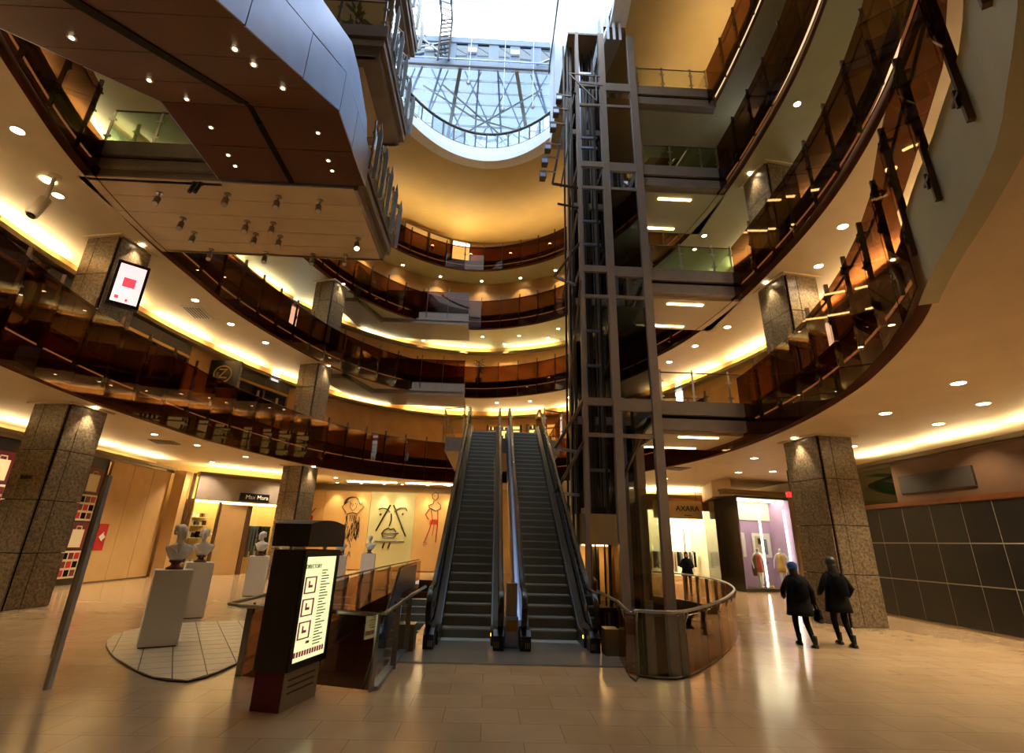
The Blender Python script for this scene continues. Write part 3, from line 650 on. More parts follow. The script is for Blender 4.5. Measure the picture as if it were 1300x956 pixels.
# ------------------------------------------------------------------ the two escalators in the middle
YS, RUN, RISE, NS = 12.75, .3465, .2, 33
def zstep(y): return max(0., min(6.7, (y - YS) * SL))
def escalator(xc, label):
    t = thing('escalator', label, 'escalator', (xc, 12, 0)); w = 1.04; h = .74
    me = MB(); me.box(-w / 2, w / 2, 0, RUN + .02, -.025, 0); me.box(-w / 2, w / 2, 0, .02, -RISE + .01, -.03)
    me.cur = 1; me.box(-w / 2, w / 2, -.012, .03, -.03, .004); me.cur = 2
    me.box(-w / 2, -w / 2 + .03, .03, RUN, 0, .003).box(w / 2 - .03, w / 2, .03, RUN, 0, .003); me.cur = 0
    for k in range(24): me.box(-w / 2 + .02 + k * .043, -w / 2 + .038 + k * .043, -.008, 0, -RISE + .01, -.04)
    me = me.mesh('step', ['step', 'step_nose', 'yellow'])
    for k in range(-1, NS + 1):
        y = YS + k * RUN; inst('step', me, t, (xc, y, min(6.7, (k + 1) * RISE) if k >= 0 else .012))
    # truss and skirts
    for sx in (-1, 1):
        a = xc + sx * (w / 2 + .01); b = xc + sx * h
        prof = [(11.0, 0), (12.55, .0), (YS + .2, .05), (24.4, 6.75), (26.0, 6.75)]
        m = MB().poly([(a, 11.9, .0), (a, YS, -.02), (a, 24.4, 6.6), (a, 26, 6.65), (a, 26, 6.95), (a, 24.3, 6.95), (a, YS - .1, .30), (a, 11.9, .26)], (sx * .03, 0, 0)); m.build('skirt', 'skirt_dark', t)
        # sloping inner decking
        lo = [(a + sx * .03, 11.9, .26), (a + sx * .03, YS - .1, .30), (a + sx * .03, 24.3, 6.95), (a + sx * .03, 26, 6.95)]
        hi = [(xc + sx * (h - .07), y - .02, z + .12) for x, y, z in lo]
        m = MB(); m.strip(lo, hi); m.build('decking', 'steel', t)
        # balustrade body (dark glass) with rounded newel
        pts = [(11.75, .38), (YS - .1, .40), (24.25, 7.05), (26, 7.05), (26, 7.7), (24.1, 7.7), (YS - .35, 1.12), (12.2, .98), (11.75, .98)]
        arc = [(11.75 - .29 * math.sin(PI * i / 8), .69 + .29 * math.cos(PI * i / 8)) for i in range(1, 8)]
        xg = xc + sx * (h - .05)
        MB().poly([(xg, y, z) for y, z in pts + arc], (sx * .025, 0, 0)).build('balustrade_glass', 'smoke_glass', t)
        # handrail belt
        path = [(12.1, .32), (11.8, .34)] + [(11.72 - .36 * math.sin(PI * i / 10), .69 - .36 * math.cos(PI * i / 10)) for i in range(1, 10)] + [(11.75, 1.05), (12.2, 1.06), (YS - .35, 1.2), (YS + .2, 1.46), (24.05, 7.76), (24.5, 7.84), (26, 7.84)]
        m = MB()
        for i in range(-1, 2): m.tube([(xg + sx * .012 + i * .022, y, z) for y, z in path], .034, 8)
        m.build('handrail', 'rubber', t, True)
        MB().tube([(xg + sx * .012, y, z - .06) for y, z in path[-7:]], .035, 6).build('highlight_strip', 'steel_blue', t, True)  # blue steel tube added as the bluish highlight along the balustrade top
        # newel base and inlet
        m = MB().poly([(b - sx * .17, 11.42, 0), (b - sx * .17, 12.2, 0), (b - sx * .17, 12.2, .34), (b - sx * .17, 11.55, .36), (b - sx * .17, 11.42, .26)], (sx * .20, 0, 0)); nb = m.build('newel_base', 'black', t)
        for i in range(3): MB().box(b - sx * .14 + i * .035 * sx - .01, b - sx * .14 + i * .035 * sx + .01, 11.40, 11.425, .06, .16).build('inlet_slot', 'strip', nb)
        sx > 0 and MB().box(a - sx * .012, a + .012, 11.93, 11.99, .18, .23).build('signal_lamp', 'amber_led', t, label='small orange signal lamp')
        MB().box(xg - sx * .02, xg - sx * .012, 12.35, 12.55, .62, .74).build('notice', 'yellow', t, label='small yellow warning sticker')
        # outer cladding
        xo = xc + sx * (h + .06)
        m = MB().poly([(xo, 11.95, 0), (xo, YS + 1.4, 0), (xo, 24.9, 5.85), (xo, 26, 5.9), (xo, 26, 7.0), (xo, 24.3, 7.0), (xo, YS - .1, .38), (xo, 11.95, .36)], (-sx * .03, 0, 0)); m.build('outer_cladding', 'steel_blue', t)
        m = MB(); m.strip([(xo, 11.95, .36), (xo, YS - .1, .38), (xo, 24.3, 7.0), (xo, 26, 7.0)], [(xg, 11.95, .38), (xg, YS - .1, .40), (xg, 24.3, 7.05), (xg, 26, 7.05)]); m.build('outer_decking', 'steel_blue', t)
    MB().poly([(xc - h, YS + 1.5, 0.01), (xc + h, YS + 1.5, .01), (xc + h, 25, 5.85), (xc - h, 25, 5.85)], (0, 0, -.04)).build('underside', 'steel_dark', t)
    MB().box(xc - w / 2 - .25, xc + w / 2 + .25, 10.35, 12.4, .0, .012).build('floor_plate', 'grey_plate', t)
    MB().box(xc - w / 2, xc + w / 2, 12.4, 12.75, .004, .02).build('comb', 'step_nose', t)
    MB().box(xc - h, xc + h, 25.9, 26.4, 6.4, 6.71).build('upper_plate', 'grey_plate', t)
    return t
escalator(-.40, 'narrow steel escalator on the side of the bust display')
escalator(1.46, 'narrow steel escalator on the side of the lift tower')
pl = thing('escalator_apron', 'steel floor plate strip in front of the two escalators', 'floor plate', (.53, 10.3, 0))
MB().poly([(-1.5, 10.25, 0), (2.62, 10.25, 0), (2.45, 11.9, 0), (-1.35, 11.9, 0)], (0, 0, .008)).build('plate', 'grey_plate', pl)
for y in (10.27, ): MB().box(-1.5, 2.6, y, y + .03, .008, .013).build('edge_strip', 'stone_green', pl)
mdl = thing('centre_post', 'chrome box with a yellow notice between the two escalators', 'post', (.53, 12.1, 0))
MB().box(.40, .66, 11.75, 12.2, 0, .55).build('box', 'steel_blue', mdl); MB().box(.43, .63, 11.73, 11.75, .3, .5).build('notice', 'yellow', mdl); MB().box(.42, .64, 11.9, 12.3, .55, 1.15).build('housing', 'steel', mdl)
# landing at the head of the escalators
t = thing('upper_landing', 'bridge landing joining the head of the escalators to the first gallery', 'landing', (.5, 30, 6.7))
MB().box(-2.3, 3.3, 25.9, 34.2, 6.0, 6.69).build('deck', 'stone_grey', t)
rail_posts(t, [(-1.35, 24.2), (-2.3, 24.6), (-2.3, 26.5), (-2.3, 28.4), (-2.3, 30.3), (-2.3, 32.2), (-2.3, 33.6)], 6.7, 'clear_glass', 1.2, 1.05)
rail_posts(t, [(2.4, 24.2), (3.3, 24.6), (3.3, 26.5), (3.3, 28.4), (3.3, 30.3), (3.3, 32.0)], 6.7, 'copper_clear', 1.2, 1.05)

# ------------------------------------------------------------------ rails around the floor openings
t = thing('curved_glass_rail', 'curved glass guard rail with steel handrail around the lift pit', 'railing', (4.6, 13, 0))
PR = [tuple(p) for p in resample(catmull([(2.45, 10.6), (2.55, 9.65), (3.05, 9.45), (3.9, 10.4), (5.3, 12.6), (6.8, 15.7), (7.75, 19.3), (7.5, 22.9), (4.6, 24.6)], 10), .35) if not (p[0] < 3.2 and p[1] > 11)]
i0 = min(range(len(PR)), key=lambda i: (PR[i][0] - 2.45) ** 2 + (PR[i][1] - 10.9) ** 2); PR = PR[i0:] + PR[:i0]
PR = [p for p in PR if not (p[0] < 6.0 and p[1] > 23.9)]
G = PR[::3]
for a, b in zip(G[:-1], G[1:]):
    if math.dist(a, b) > 2: continue
    n = Vector((b[1] - a[1], a[0] - b[0], 0)).normalized()
    gm = 'clear_glass' if a[1] < 9.7 and a[0] < 3 else 'copper_clear'
    MB().poly([(a[0], a[1], -.5), (b[0], b[1], -.5), (b[0], b[1], .88), (a[0], a[1], .88)], n * .014).build('glass_pane', gm, t)
    MB().rbox(a[0] - n.x * .05, a[1] - n.y * .05, -.5, .92, .10, .03, math.atan2(n.y, n.x)).build('post', 'steel', t)
    MB().beam((a[0], a[1], .80), (a[0] + n.x * .05, a[1] + n.y * .05, .93), .03).build('bracket', 'steel', t)
MB().tube([(2.42, 12.6, 1.0)] + [(x, y, .95) for x, y in PR if math.dist((x, y), PR[0]) < 40], .028, 8).build('handrail', 'steel', t, True)
MB().poly([(p[0], p[1], .0) for p in PR] + [(p[0] * .985 + .05, p[1] * .985 + .2, 0) for p in PR[::-1]], (0, 0, .03)).build('base_channel', 'steel_dark', t)
MB().box(2.28, 2.55, 11.2, 11.6, 0, .45).build('end_box', 'cornice', t)
t = thing('rail_left', '', '', (-2.5, 14, 0)); t.name = 'glass_guard_rail'; tag(t, 'glass guard rail with bent steel handrail behind the directory totem', 'railing')
PL = [(-1.5, 11.2), (-1.5, 9.8), (-1.5, 8.5), (-2.5, 8.82), (-3.55, 9.15), (-3.62, 10.8), (-3.68, 12.4), (-3.75, 14), (-3.74, 15.7), (-3.73, 17.4), (-3.72, 19), (-3.7, 22), (-3.6, 26), (-3.5, 30)]
for i, (a, b) in enumerate(zip(PL[:-1], PL[1:])):
    n = Vector((b[1] - a[1], a[0] - b[0], 0)).normalized()
    MB().poly([(a[0], a[1], -.5), (b[0], b[1], -.5), (b[0], b[1], .92), (a[0], a[1], .92)], n * .014).build('glass_pane', 'clear_glass' if i < 2 else 'copper_clear', t)
    MB().rbox(a[0] - n.x * .05, a[1] - n.y * .05, -.5, .95, .09, .03, math.atan2(n.y, n.x)).build('post', 'steel', t)
    MB().beam((a[0], a[1], .82), (a[0] + .0, a[1], .98), .03).build('bracket', 'steel_dark', t)
MB().tube([(-1.32, 12.6, 1.0), (-1.4, 11.2, .97), (-1.4, 8.35, .97), (-1.55, 8.2, .97), (-3.6, 8.75, .97), (-3.85, 8.95, .97), (-3.85, 9.3, .97), (-3.87, 14, .97), (-3.85, 22, .97), (-3.6, 30, .97)], .028, 8).build('handrail', 'steel', t, True)
MB().box(-1.56, -1.44, 8.5, 11.9, 0, .05).build('base_channel', 'steel_blue', t); MB().box(-1.62, -1.32, 11.2, 11.6, 0, .45).build('end_box', 'cornice', t)
# escalator going down inside the left opening
t = thing('sunken_escalator', 'steel balustrade of an escalator sinking into the floor opening', 'escalator', (-2.6, 18, -2))
for x in (-3.1, -1.75):
    MB().poly([(x, 20.5, .9), (x, 21.5, .95), (x, 25, .95), (x, 25, .1), (x, 21.5, .1), (x, 20.5, -.2), (x, 12.5, -4.9), (x, 12.5, -3.9)], (.03, 0, 0)).build('balustrade', 'steel_blue', t)
    MB().tube([(x, 12.5, -3.85), (x, 20.5, .97), (x, 21.5, 1.02), (x, 25, 1.02)], .04, 8).build('handrail', 'rubber', t, True)
for k in range(22): MB().box(-3.05, -1.75, 20.6 - k * .3465, 20.96 - k * .3465, -.22 - k * .2, -.02 - k * .2).build('step', 'step', t)
# ------------------------------------------------------------------ plain parapet that ends the first gallery glass on the near right
idx = [i for i in range(len(OUT[1])) if OUT[1][i][0] > 1.5 and OUT[1][i][1] < 6.9]
o1 = OUT[1] + NRM[1] * .1
m = MB(); m.strip([(o1[i][0], o1[i][1], 5.33) for i in idx], [(o1[i][0], o1[i][1], 6.5) for i in idx]); o2 = OUT[1] + NRM[1] * .3
m.strip([(o1[i][0], o1[i][1], 6.5) for i in idx], [(o2[i][0], o2[i][1], 6.5) for i in idx])
o3 = OUT[1] + NRM[1] * .34; m.strip([(o1[i][0], o1[i][1], 5.33) for i in idx], [(o3[i][0], o3[i][1], 5.33) for i in idx])
struct(m.build('near_parapet', 'soffit_olive'), 'olive plaster parapet closing the first gallery edge')

# ------------------------------------------------------------------ skylight well and glazed roof
t = thing('skylight_ring', 'white stepped ring with glass railing around the skylight well', 'skylight', (CX, CY, 25))
for k, (a, z0, z1) in enumerate(((.0, 25.0, 25.4), (.22, 25.46, 25.86), (.44, 25.92, 26.4))):
    A = ell(a); B = ell(a + .5); m = MB(); m.strip(p3(A, z0), p3(A, z1), True); m.strip(p3(A, z1), p3(B, z1), True); m.strip(p3(A, z0), p3(B, z0), True)
    m.build('white_band', 'white', t)
    G = ell(a + .1); MB().strip(p3(G, z1), p3(G, z1 + .05), True).build('shadow_gap', 'cornice', t)
m = MB(); m.strip(p3(ell(0), 24.985), p3(ell(.75), 24.985), True); m.build('polished_border', 'marble', t)
E1 = ell(.5, 56)
for i in range(56):
    a, b = E1[i], E1[(i + 1) % 56]
    if a[1] < 15: continue
    MB().poly([(a[0], a[1], 26.42), (b[0], b[1], 26.42), (b[0], b[1], 27.5), (a[0], a[1], 27.5)], (0, 0.012, 0)).build('glass_pane', 'roof_glass', t)
    MB().rbox(a[0], a[1], 26.4, 27.6, .09, .09).build('post', 'steel_dark', t)
MB().tube(p3(ell(.5, 80), 27.62), .09, 8, True).build('handrail', 'steel_dark', t, True)
MB().tube(p3(ell(.5, 80), 26.5), .025, 6, True).build('lower_rail', 'steel', t, True)
# drum wall of the floor above
m = MB(); A = [(CX + 10.5 * math.cos(a), CY + 14.5 * math.sin(a)) for a in np.linspace(0, 2 * PI, 96, endpoint=False)]
m.strip(p3(A, 25.1), p3(A, 29.0), True); m.strip(p3(A, 29.0), [(p[0], p[1], 29.3) for p in A], True); struct(m.build('wall_drum', 'white_clad'), 'white drum wall under the glass roof')
m = MB(); m.strip(p3(ell(.5), 26.4), p3(A, 26.4), True); struct(m.build('upper_deck', 'white'), 'white deck of the roof level')
t = thing('glass_roof', 'white framed glass roof over the atrium', 'roof', (-1, 18, 30))
XA, XB = -11.8, 9.4
# hipped rear slope
YR, ZR, YE, ZE = 27.5, 32.6, 33.5, 29.0
nx, ny = 9, 9
for i in range(nx + 1):
    u = i / nx; xt = -7.2 + u * 11.8; xe = XA + u * (XB - XA)
    MB().beam((xt, YR, ZR), (xe, YE, ZE), .12 if i % 3 else .24, .2).build('rafter', 'steel_blue' if i % 3 else 'steel', t)
for j in range(ny + 1):
    v = j / ny; y = YR + (YE - YR) * v; z = ZR + (ZE - ZR) * v
    MB().beam((-7.2 + (XA + 7.2) * v, y, z + .05), (4.6 + (XB - 4.6) * v, y, z + .05), .1, .12).build('purlin', 'white_frame', t)
for i in range(11):
    u = -6.4 + i * 1.15
    MB().beam((u, YR + .1, ZR - .1), (u + (3.4 if i % 2 else -3.4), YE, ZE + .1), .07, .09).build('diagonal_bar', 'steel_blue', t)
for i in range(nx):
    for j in range(ny):
        q = []
        for u, v in ((i, j), (i + 1, j), (i + 1, j + 1), (i, j + 1)):
            u /= nx; v /= ny; a = -7.2 + u * 11.8; b = XA + u * (XB - XA); q.append((a + (b - a) * v, YR + (YE - YR) * v, ZR + (ZE - ZR) * v + .12))
        MB().add(q, [(0, 1, 2, 3)]).build('roof_pane', 'hip_glass', t)
for a, b in (((-4.5, 28, 31.6), (2, 33, 29.6)), ((2.5, 28, 31.6), (-6, 33, 29.6)), ((-5.8, 28, 31.4), (-2.2, 30, 30.6)), ((-2.2, 30, 30.6), (4.2, 31.5, 30.2))):
    MB().beam(a, b, .07, .1).build('tie_beam', 'steel', t)
# clerestory band
MB().box(-10, 8, YR - .1, YR + .1, 32.6, 33.2).build('clerestory_sill', 'clerestory', t); MB().box(-10, 8, YR - .15, YR + .1, 34.9, 35.4).build('clerestory_head', 'clerestory', t)
for i in range(13):
    x = -10 + i * 1.5; MB().box(x - .35, x + .35, YR - .06, YR + .06, 33.2, 34.9).build('clerestory_pier', 'clerestory', t)
    MB().box(x + .35, x + 1.15, YR - .02, YR + .02, 33.2, 34.9).build('clerestory_pane', 'hip_glass', t)
    if i % 2: MB().box(x - .3, x + .3, YR - .3, YR - .12, 33.9, 34.3).build('lamp_box', 'white', t)
for a, b in (((-9, 27.2, 33), (-4, 27.2, 34.8)), ((-4, 27.2, 33), (-6, 27.2, 34.8)), ((2, 27.2, 33), (5, 27.2, 34.8))): MB().beam(a, b, .12).build('brace', 'steel', t)
MB().tube([(-9, 27.2, 32.5), (7, 27.2, 32.5)], .07, 8).build('eave_tube', 'steel_dark', t); MB().tube([(-9, 27.0, 32.9), (7, 27.0, 32.9)], .05, 8).build('eave_tube', 'steel_blue', t)
# barrel vault
def arch(x): u = (x + 1.2) / 9.6; return 35.4 + 3.6 * math.sqrt(max(0, 1 - u * u))
xs = [-1.2 + 9.6 * math.sin(PI / 2 * k / 8) for k in range(-8, 9)]
for y in (27.3, 24.3, 21.3, 18.3, 15.3, 12.3, 9.3):
    MB().tube([(x, y, arch(x)) for x in xs], .17, 8).build('arch_rib', 'white_frame', t, True)
    MB().tube([(x, y - .6, arch(x) - .75) for x in xs], .07, 6).build('lower_chord', 'white_frame', t, True)
    for k in range(1, len(xs) - 2): MB().beam((xs[k], y, arch(xs[k])), (xs[k + 1], y - .6, arch(xs[k + 1]) - .75), .05).build('lattice', 'white_frame', t)
for k in range(0, len(xs) - 1):
    MB().beam((xs[k], 8, arch(xs[k])), (xs[k], 27.3, arch(xs[k])), .1).build('purlin', 'white_frame', t)
    m = MB()
    for y in range(6): m.add([(xs[k], 9.3 + 3 * y, arch(xs[k]) + .1), (xs[k + 1], 9.3 + 3 * y, arch(xs[k + 1]) + .1), (xs[k + 1], 12.3 + 3 * y, arch(xs[k + 1]) + .1), (xs[k], 12.3 + 3 * y, arch(xs[k]) + .1)], [(0, 1, 2, 3)])
    m.build('roof_pane', 'roof_glass', t)
for x0, x1 in ((XA, -10.6), (8.2, XB)): MB().box(x0, x1, 6, 34, 29, 35.5).build('side_wall', 'white_clad', t)
# maintenance gantry running along the vault
g = thing('roof_gantry', 'grey lattice maintenance gantry hanging below the vault', 'gantry', (-4.4, 22, 36.5))
for dx in (0, .75):
    MB().beam((-4.8 + dx, 12, 37.0), (-4.8 + dx, 27.4, 37.0), .09).build('rail', 'steel_dark', g); MB().beam((-4.8 + dx, 12, 36.5), (-4.8 + dx, 27.4, 36.5), .09).build('rail', 'steel_dark', g)
for k in range(31): MB().beam((-4.8, 12 + k * .5, 36.5), (-4.05, 12.25 + k * .5, 36.5), .06).build('rung', 'steel', g)
for dx in (0, .75): MB().beam((-4.8 + dx, 27.0, 32.7), (-4.8 + dx, 27.0, 36.9), .12).build('hanger_leg', 'steel_dark', g)
for k in range(10): MB().beam((-4.8, 27.0, 32.9 + k * .4), (-4.05, 27.0, 33.1 + k * .4), .07).build('rung', 'steel_dark', g)
for x, y, z0, lab in ((-2.6, 27.2, 31.0, 'thin steel cable with a round weight hanging below the gantry'), (-.2, 27.2, 28.8, 'thin steel cable hanging under the middle of the vault'), (1.8, 27.2, 29.2, 'thin steel cable hanging nearest the white lift cladding')):
    c = thing('hanging_cable', lab, 'cable', (x, y, z0)); MB().tube([(x, y, z0), (x, y, arch(x))], .025, 5).build('cable', 'white_frame', c)
    MB().lathe([(.12, z0 - .1), (.16, z0), (.12, z0 + .1)], x, y, 10).build('weight', 'steel', c)

# ------------------------------------------------------------------ ground floor walls
def wallbox(name, pts, z0, z1, mt, th=.12, label=None):
    m = MB()
    for a, b in zip(pts[:-1], pts[1:]):
        n = Vector((b[1] - a[1], a[0] - b[0], 0)).normalized() * th
        m.poly([(a[0], a[1], z0), (b[0], b[1], z0), (b[0] + n.x, b[1] + n.y, z0), (a[0] + n.x, a[1] + n.y, z0)], (0, 0, z1 - z0))
    return struct(m.build(name, mt), label)
wallbox('wall_left', [(-17.2, -8), (-17.2, 28.2), (-11.5, 34.5), (-12.5, 38)], 0, 5.35, 'plaster', -.12, 'plain wall behind the shopfronts beside the busts')
wallbox('wall_back', [(-13, 38), (9, 38), (9, 36.5), (16, 36.5)], 0, 5.35, 'plaster', -.12, 'plain rear wall of the ground floor')
wallbox('wall_right', [(16, 36.5), (16, -8)], 0, 5.35, 'plaster', -.12, 'plain wall behind the hoarding')
wallbox('wall_front', [(16, -8), (-17.2, -8)], 0, 6.5, 'plaster', -.12, 'plain wall behind the viewer')
def cornice(pts, z, label, depth=.4, n=1):
    m = MB()
    for a, b in zip(pts[:-1], pts[1:]):
        d = Vector((b[1] - a[1], a[0] - b[0], 0)).normalized() * depth * n
        m.poly([(a[0], a[1], z - .2), (b[0], b[1], z - .2), (b[0] + d.x, b[1] + d.y, z - .2), (a[0] + d.x, a[1] + d.y, z - .2)], (0, 0, .12))
        e = d * .8; m.poly([(a[0] + d.x * .1, a[1] + d.y * .1, z - .32), (b[0] + d.x * .1, b[1] + d.y * .1, z - .32), (b[0] + e.x, b[1] + e.y, z - .32), (a[0] + e.x, a[1] + e.y, z - .32)], (0, 0, .12))
    trim(m.build('trim', 'cornice'), label)
def cove(pts, z, label, dep, n=1, seglen=2.6):
    t = thing('cove_light', label, 'light', (pts[0][0], pts[0][1], z))
    for a, b in zip(pts[:-1], pts[1:]):
        a = Vector((*a, 0)); b = Vector((*b, 0)); L = (b - a).length; d = (b - a) / L; q = Vector((d.y, -d.x, 0)) * n
        k = max(1, int(L / (seglen + .4)))
        for i in range(k):
            p = a + d * (L * (i + .08) / k) + q * dep; r = a + d * (L * (i + .92) / k) + q * dep
            MB().strip([(p.x, p.y, z), (r.x, r.y, z)], [(p.x + q.x * .14, p.y + q.y * .14, z), (r.x + q.x * .14, r.y + q.y * .14, z)]).build('light_tube', 'cove', t)
LW = [(-15.55, 4), (-15.55, 27.3)]; MM = [(-14.9, 28.3), (-10.6, 32.3)]
cornice(LW, 5.0, 'bronze cornice over the burgundy display wall', .8, -1); cove(LW, 4.95, 'warm cove lamps above the burgundy display wall', .55, -1)
cornice(MM, 5.0, 'bronze cornice over the black shop sign', .6, -1); cove(MM, 4.95, 'warm cove lamps above the black shop sign', .4, -1)
RW = [(13.35, 4), (13.35, 20.2)]
cornice(RW, 5.0, 'bronze cornice above the black hoarding', .8, 1); cove(RW, 4.95, 'warm cove lamps above the black hoarding', .55, 1)
AX = [(9.2, 32.8), (13.3, 32.8)]
cornice(AX, 5.0, 'bronze cornice above the clothes shop entrance', .6, -1); cove(AX, 4.95, 'warm cove lamps above the clothes shop entrance', .4, -1)
cornice([(11.8, 27.0), (16, 28.2)], 4.85, 'dark cornice over the lilac shop window', .5, -1);
cove([(-9.5, 35.3), (-2, 35.3)], 5.30, 'warm cove lamps grazing the wall of line drawings', .0, 1)

# left: burgundy boards, sand panels
t = thing('product_display', 'wall of burgundy and cream product boards behind the stone column', 'display', (-15.7, 20, 0))
MB().box(-15.9, -15.72, 8, 22.75, 0, 4.7).build('backing', 'black', t)
mW = MB().box(-.02, .02, -.5, .5, -.48, .48).mesh('board', 'paper'); mB = MB().box(-.02, .02, -.5, .5, -.48, .48).mesh('board', 'burgundy')
sq = [MB().box(-.012, .012, -.11, .11, -.11, .11).mesh('swatch', c) for c in ('burgundy', 'red', 'cloth_black2')]
bagm = MB().box(-.012, .012, -.30, .30, -.42, .22); bagm.tube([(0, -.14, .22), (0, -.12, .33), (0, .12, .33), (0, .14, .22)], .022, 6); bagm = bagm.mesh('bag_print', 'paper')
for j, y in enumerate(np.arange(14.6, 22.3, 1.06)):
    for r in range(4):
        z = .72 + r * 1.02; kind = ('grid', 'bag', 'grid', 'bag')[r] if j % 2 else ('plain', 'plain', 'plain', 'plain')[r]
        if (j + 1) % 4 == 0 and r % 2 == 0: kind = 'grid'
        o = inst('board', mB if kind == 'bag' else mW, t, (-15.69, y, z))
        if kind == 'grid':
            for a in range(3):
                for b in range(3):
                    s = bpy.data.objects.new('swatch', sq[(a + 2 * b + j) % 3]); COL.objects.link(s); s.parent = o; s.location = (.025, (a - 1) * .3, (b - 1) * .3)
        elif kind == 'bag':
            s = bpy.data.objects.new('bag_print', bagm); COL.objects.link(s); s.parent = o; s.location = (.025, 0, 0)
t = thing('sand_hoarding', 'plain sand coloured hoarding next to the burgundy boards', 'hoarding', (-15.6, 25, 0))
for y0, y1 in ((22.8, 24.2), (24.22, 25.6), (25.62, 27.0)): MB().box(-15.7, -15.6, y0, y1, .05, 4.65).build('panel', 'sand_panel', t)
MB().box(-15.68, -15.56, 22.8, 27.0, 0, .05).build('skirting', 'bronze', t)
t = thing('shop_pilaster', 'tapered sand pilaster with bronze edge beside the glowing shop', 'pilaster', (-15.3, 27.7, 0))
MB().rbox(-15.35, 27.6, 0, 4.8, .5, .9, .2).build('shaft', 'sand_panel', t); MB().rbox(-15.05, 28.1, 0, 4.8, .12, .18, .2).build('edge', 'bronze', t)
# glowing shop with the black sign
a = Vector((-14.9, 28.3, 0)); b = Vector((-10.6, 32.3, 0)); D = (b - a); LN = D.length; D.normalize(); NQ = Vector((-D.y, D.x, 0))  # into the shop
def P(u, w, z): q = a + D * u + NQ * w; return (q.x, q.y, z)
def pbox(u0, u1, w0, w1, z0, z1): return MB().hexa([P(u0, w0, z0), P(u1, w0, z0), P(u1, w1, z0), P(u0, w1, z0), P(u0, w0, z1), P(u1, w0, z1), P(u1, w1, z1), P(u0, w1, z1)])
t = thing('boutique_front', 'glowing boutique front with shelves and a black name sign', 'shopfront', tuple(a))
pbox(0, LN, 0, .15, 3.55, 4.7).build('header', 'stone_grey', t)
pbox(0, LN, 1.9, 2.0, 0, 3.6).build('back_wall', 'plaster', t); pbox(0, .06, 0, 2, 0, 3.6).build('side_wall', 'plaster', t); pbox(LN - .06, LN, 0, 2, 0, 3.6).build('side_wall', 'plaster', t)
pbox(.1, LN - .1, .3, 1.8, 3.5, 3.54).build('light_panel', 'shop_panel_y', t)
pbox(1.35, 2.65, .05, .2, 0, 3.4).build('door_panel', 'sand_panel', t); pbox(2.68, 2.9, .0, .2, 0, 3.4).build('jamb', 'bronze', t); pbox(1.22, 1.32, 0, .2, 0, 3.5).build('jamb', 'bronze', t)
pbox(.1, 1.2, .05, .07, .05, 3.5).build('glass_pane', 'shop_glass', t); pbox(2.95, LN - .3, .05, .07, .05, 3.5).build('glass_pane', 'shop_glass', t); pbox(LN - .3, LN, -.02, .2, 0, 4.7).build('jamb', 'bronze', t)
for z in (.5, 1.1, 1.7, 2.3, 2.7):
    s = pbox(.12, 1.2, 1.0, 1.8, z, z + .04).build('shelf', 'white', t)
    for k in range(5):
        h = random.uniform(.12, .3); pbox(.2 + k * .2, .32 + k * .2, 1.2, 1.5, z + .04, z + .04 + h).build('folded_goods', random.choice(['cloth_black', 'garment', 'redwood', 'garment2', 'white']), t)
for k in range(9):
    u = 3.05 + k * .16; pbox(u, u + .07, .9, 1.4, .8 + .3 * (k % 2), 2.4).build('hanging_garment', random.choice(['cloth_black', 'garment', 'charcoal', 'leaf']), t)
s = pbox(2.1, 3.6, -.2, -.05, 3.62, 4.02).build('sign_board', 'black', t)
ang = math.atan2(D.y, D.x); text_mesh('sign_text', 'Max Mara', .3, .01, 'white', s, P(2.95, -.215, 3.82), (PI / 2, 0, ang))
for k in range(4): pbox(.6 + k * 1.3, .75 + k * 1.3, .6, .75, 3.46, 3.5).build('ceiling_lamp', 'lamp_dim', t)

# rear wall of line drawings
t = thing('drawing_panels', 'rear wall panels painted with black line drawings of a face and figures', 'wall panel', (-7, 37, 0))
for x0, x1, mt in ((-12.05, -11.0, 'sand_panel'), (-10.98, -7.95, 'sand_panel'), (-7.93, -4.98, 'plaster_green'), (-4.96, -1.8, 'sand_panel')):
    MB().box(x0, x1, 36.95, 37.05, .05, 4.85).build('panel', mt, t)
for x in (-10.2, -8.6, -7.1, -5.9, -4.2, -2.8):
    downlight(x, 36.5, 5.35, 'wall washer downlight above the line drawings', 'wall washers over the drawings', 45, GOLD, .08, 'lamp', 70)
def stroke(m, pts, r=.04, y=36.93): m.tube([(x, y, z) for x, z in pts], r, 5)
m = MB(); stroke(m, [(-6.62, 4.05), (-7.4, 2.4)], .05); stroke(m, [(-6.4, 4.05), (-5.42, 2.1)], .05); stroke(m, [(-6.5, 3.5), (-6.46, 3.1), (-6.55, 2.72)])
stroke(m, [(-7.35, 3.75), (-7.1, 3.86), (-6.8, 3.78), (-6.6, 3.6)]); stroke(m, [(-6.3, 3.62), (-5.95, 3.88), (-5.6, 3.9), (-5.48, 3.7)])
for x, z in ((-7.2, 3.42), (-5.75, 3.5)): stroke(m, [(x - .06, z), (x + .06, z + .02)], .07)
stroke(m, [(-7.0, 2.25), (-6.85, 2.45), (-6.6, 2.6), (-6.45, 2.5), (-6.25, 2.58), (-6.05, 2.35)]); stroke(m, [(-7.0, 2.25), (-5.9, 2.3)]); stroke(m, [(-7.0, 2.25), (-6.9, 2.02), (-6.2, 2.02), (-6.05, 2.2)])
stroke(m, [(-7.4, 1.76), (-5.48, 1.8)], .05); stroke(m, [(-6.75, 1.7), (-6.85, 1.35)], .05); stroke(m, [(-6.4, 1.7), (-6.5, 1.35)], .05)
m.build('face_drawing', 'black', t, label='black line drawing of a face')
m = MB()
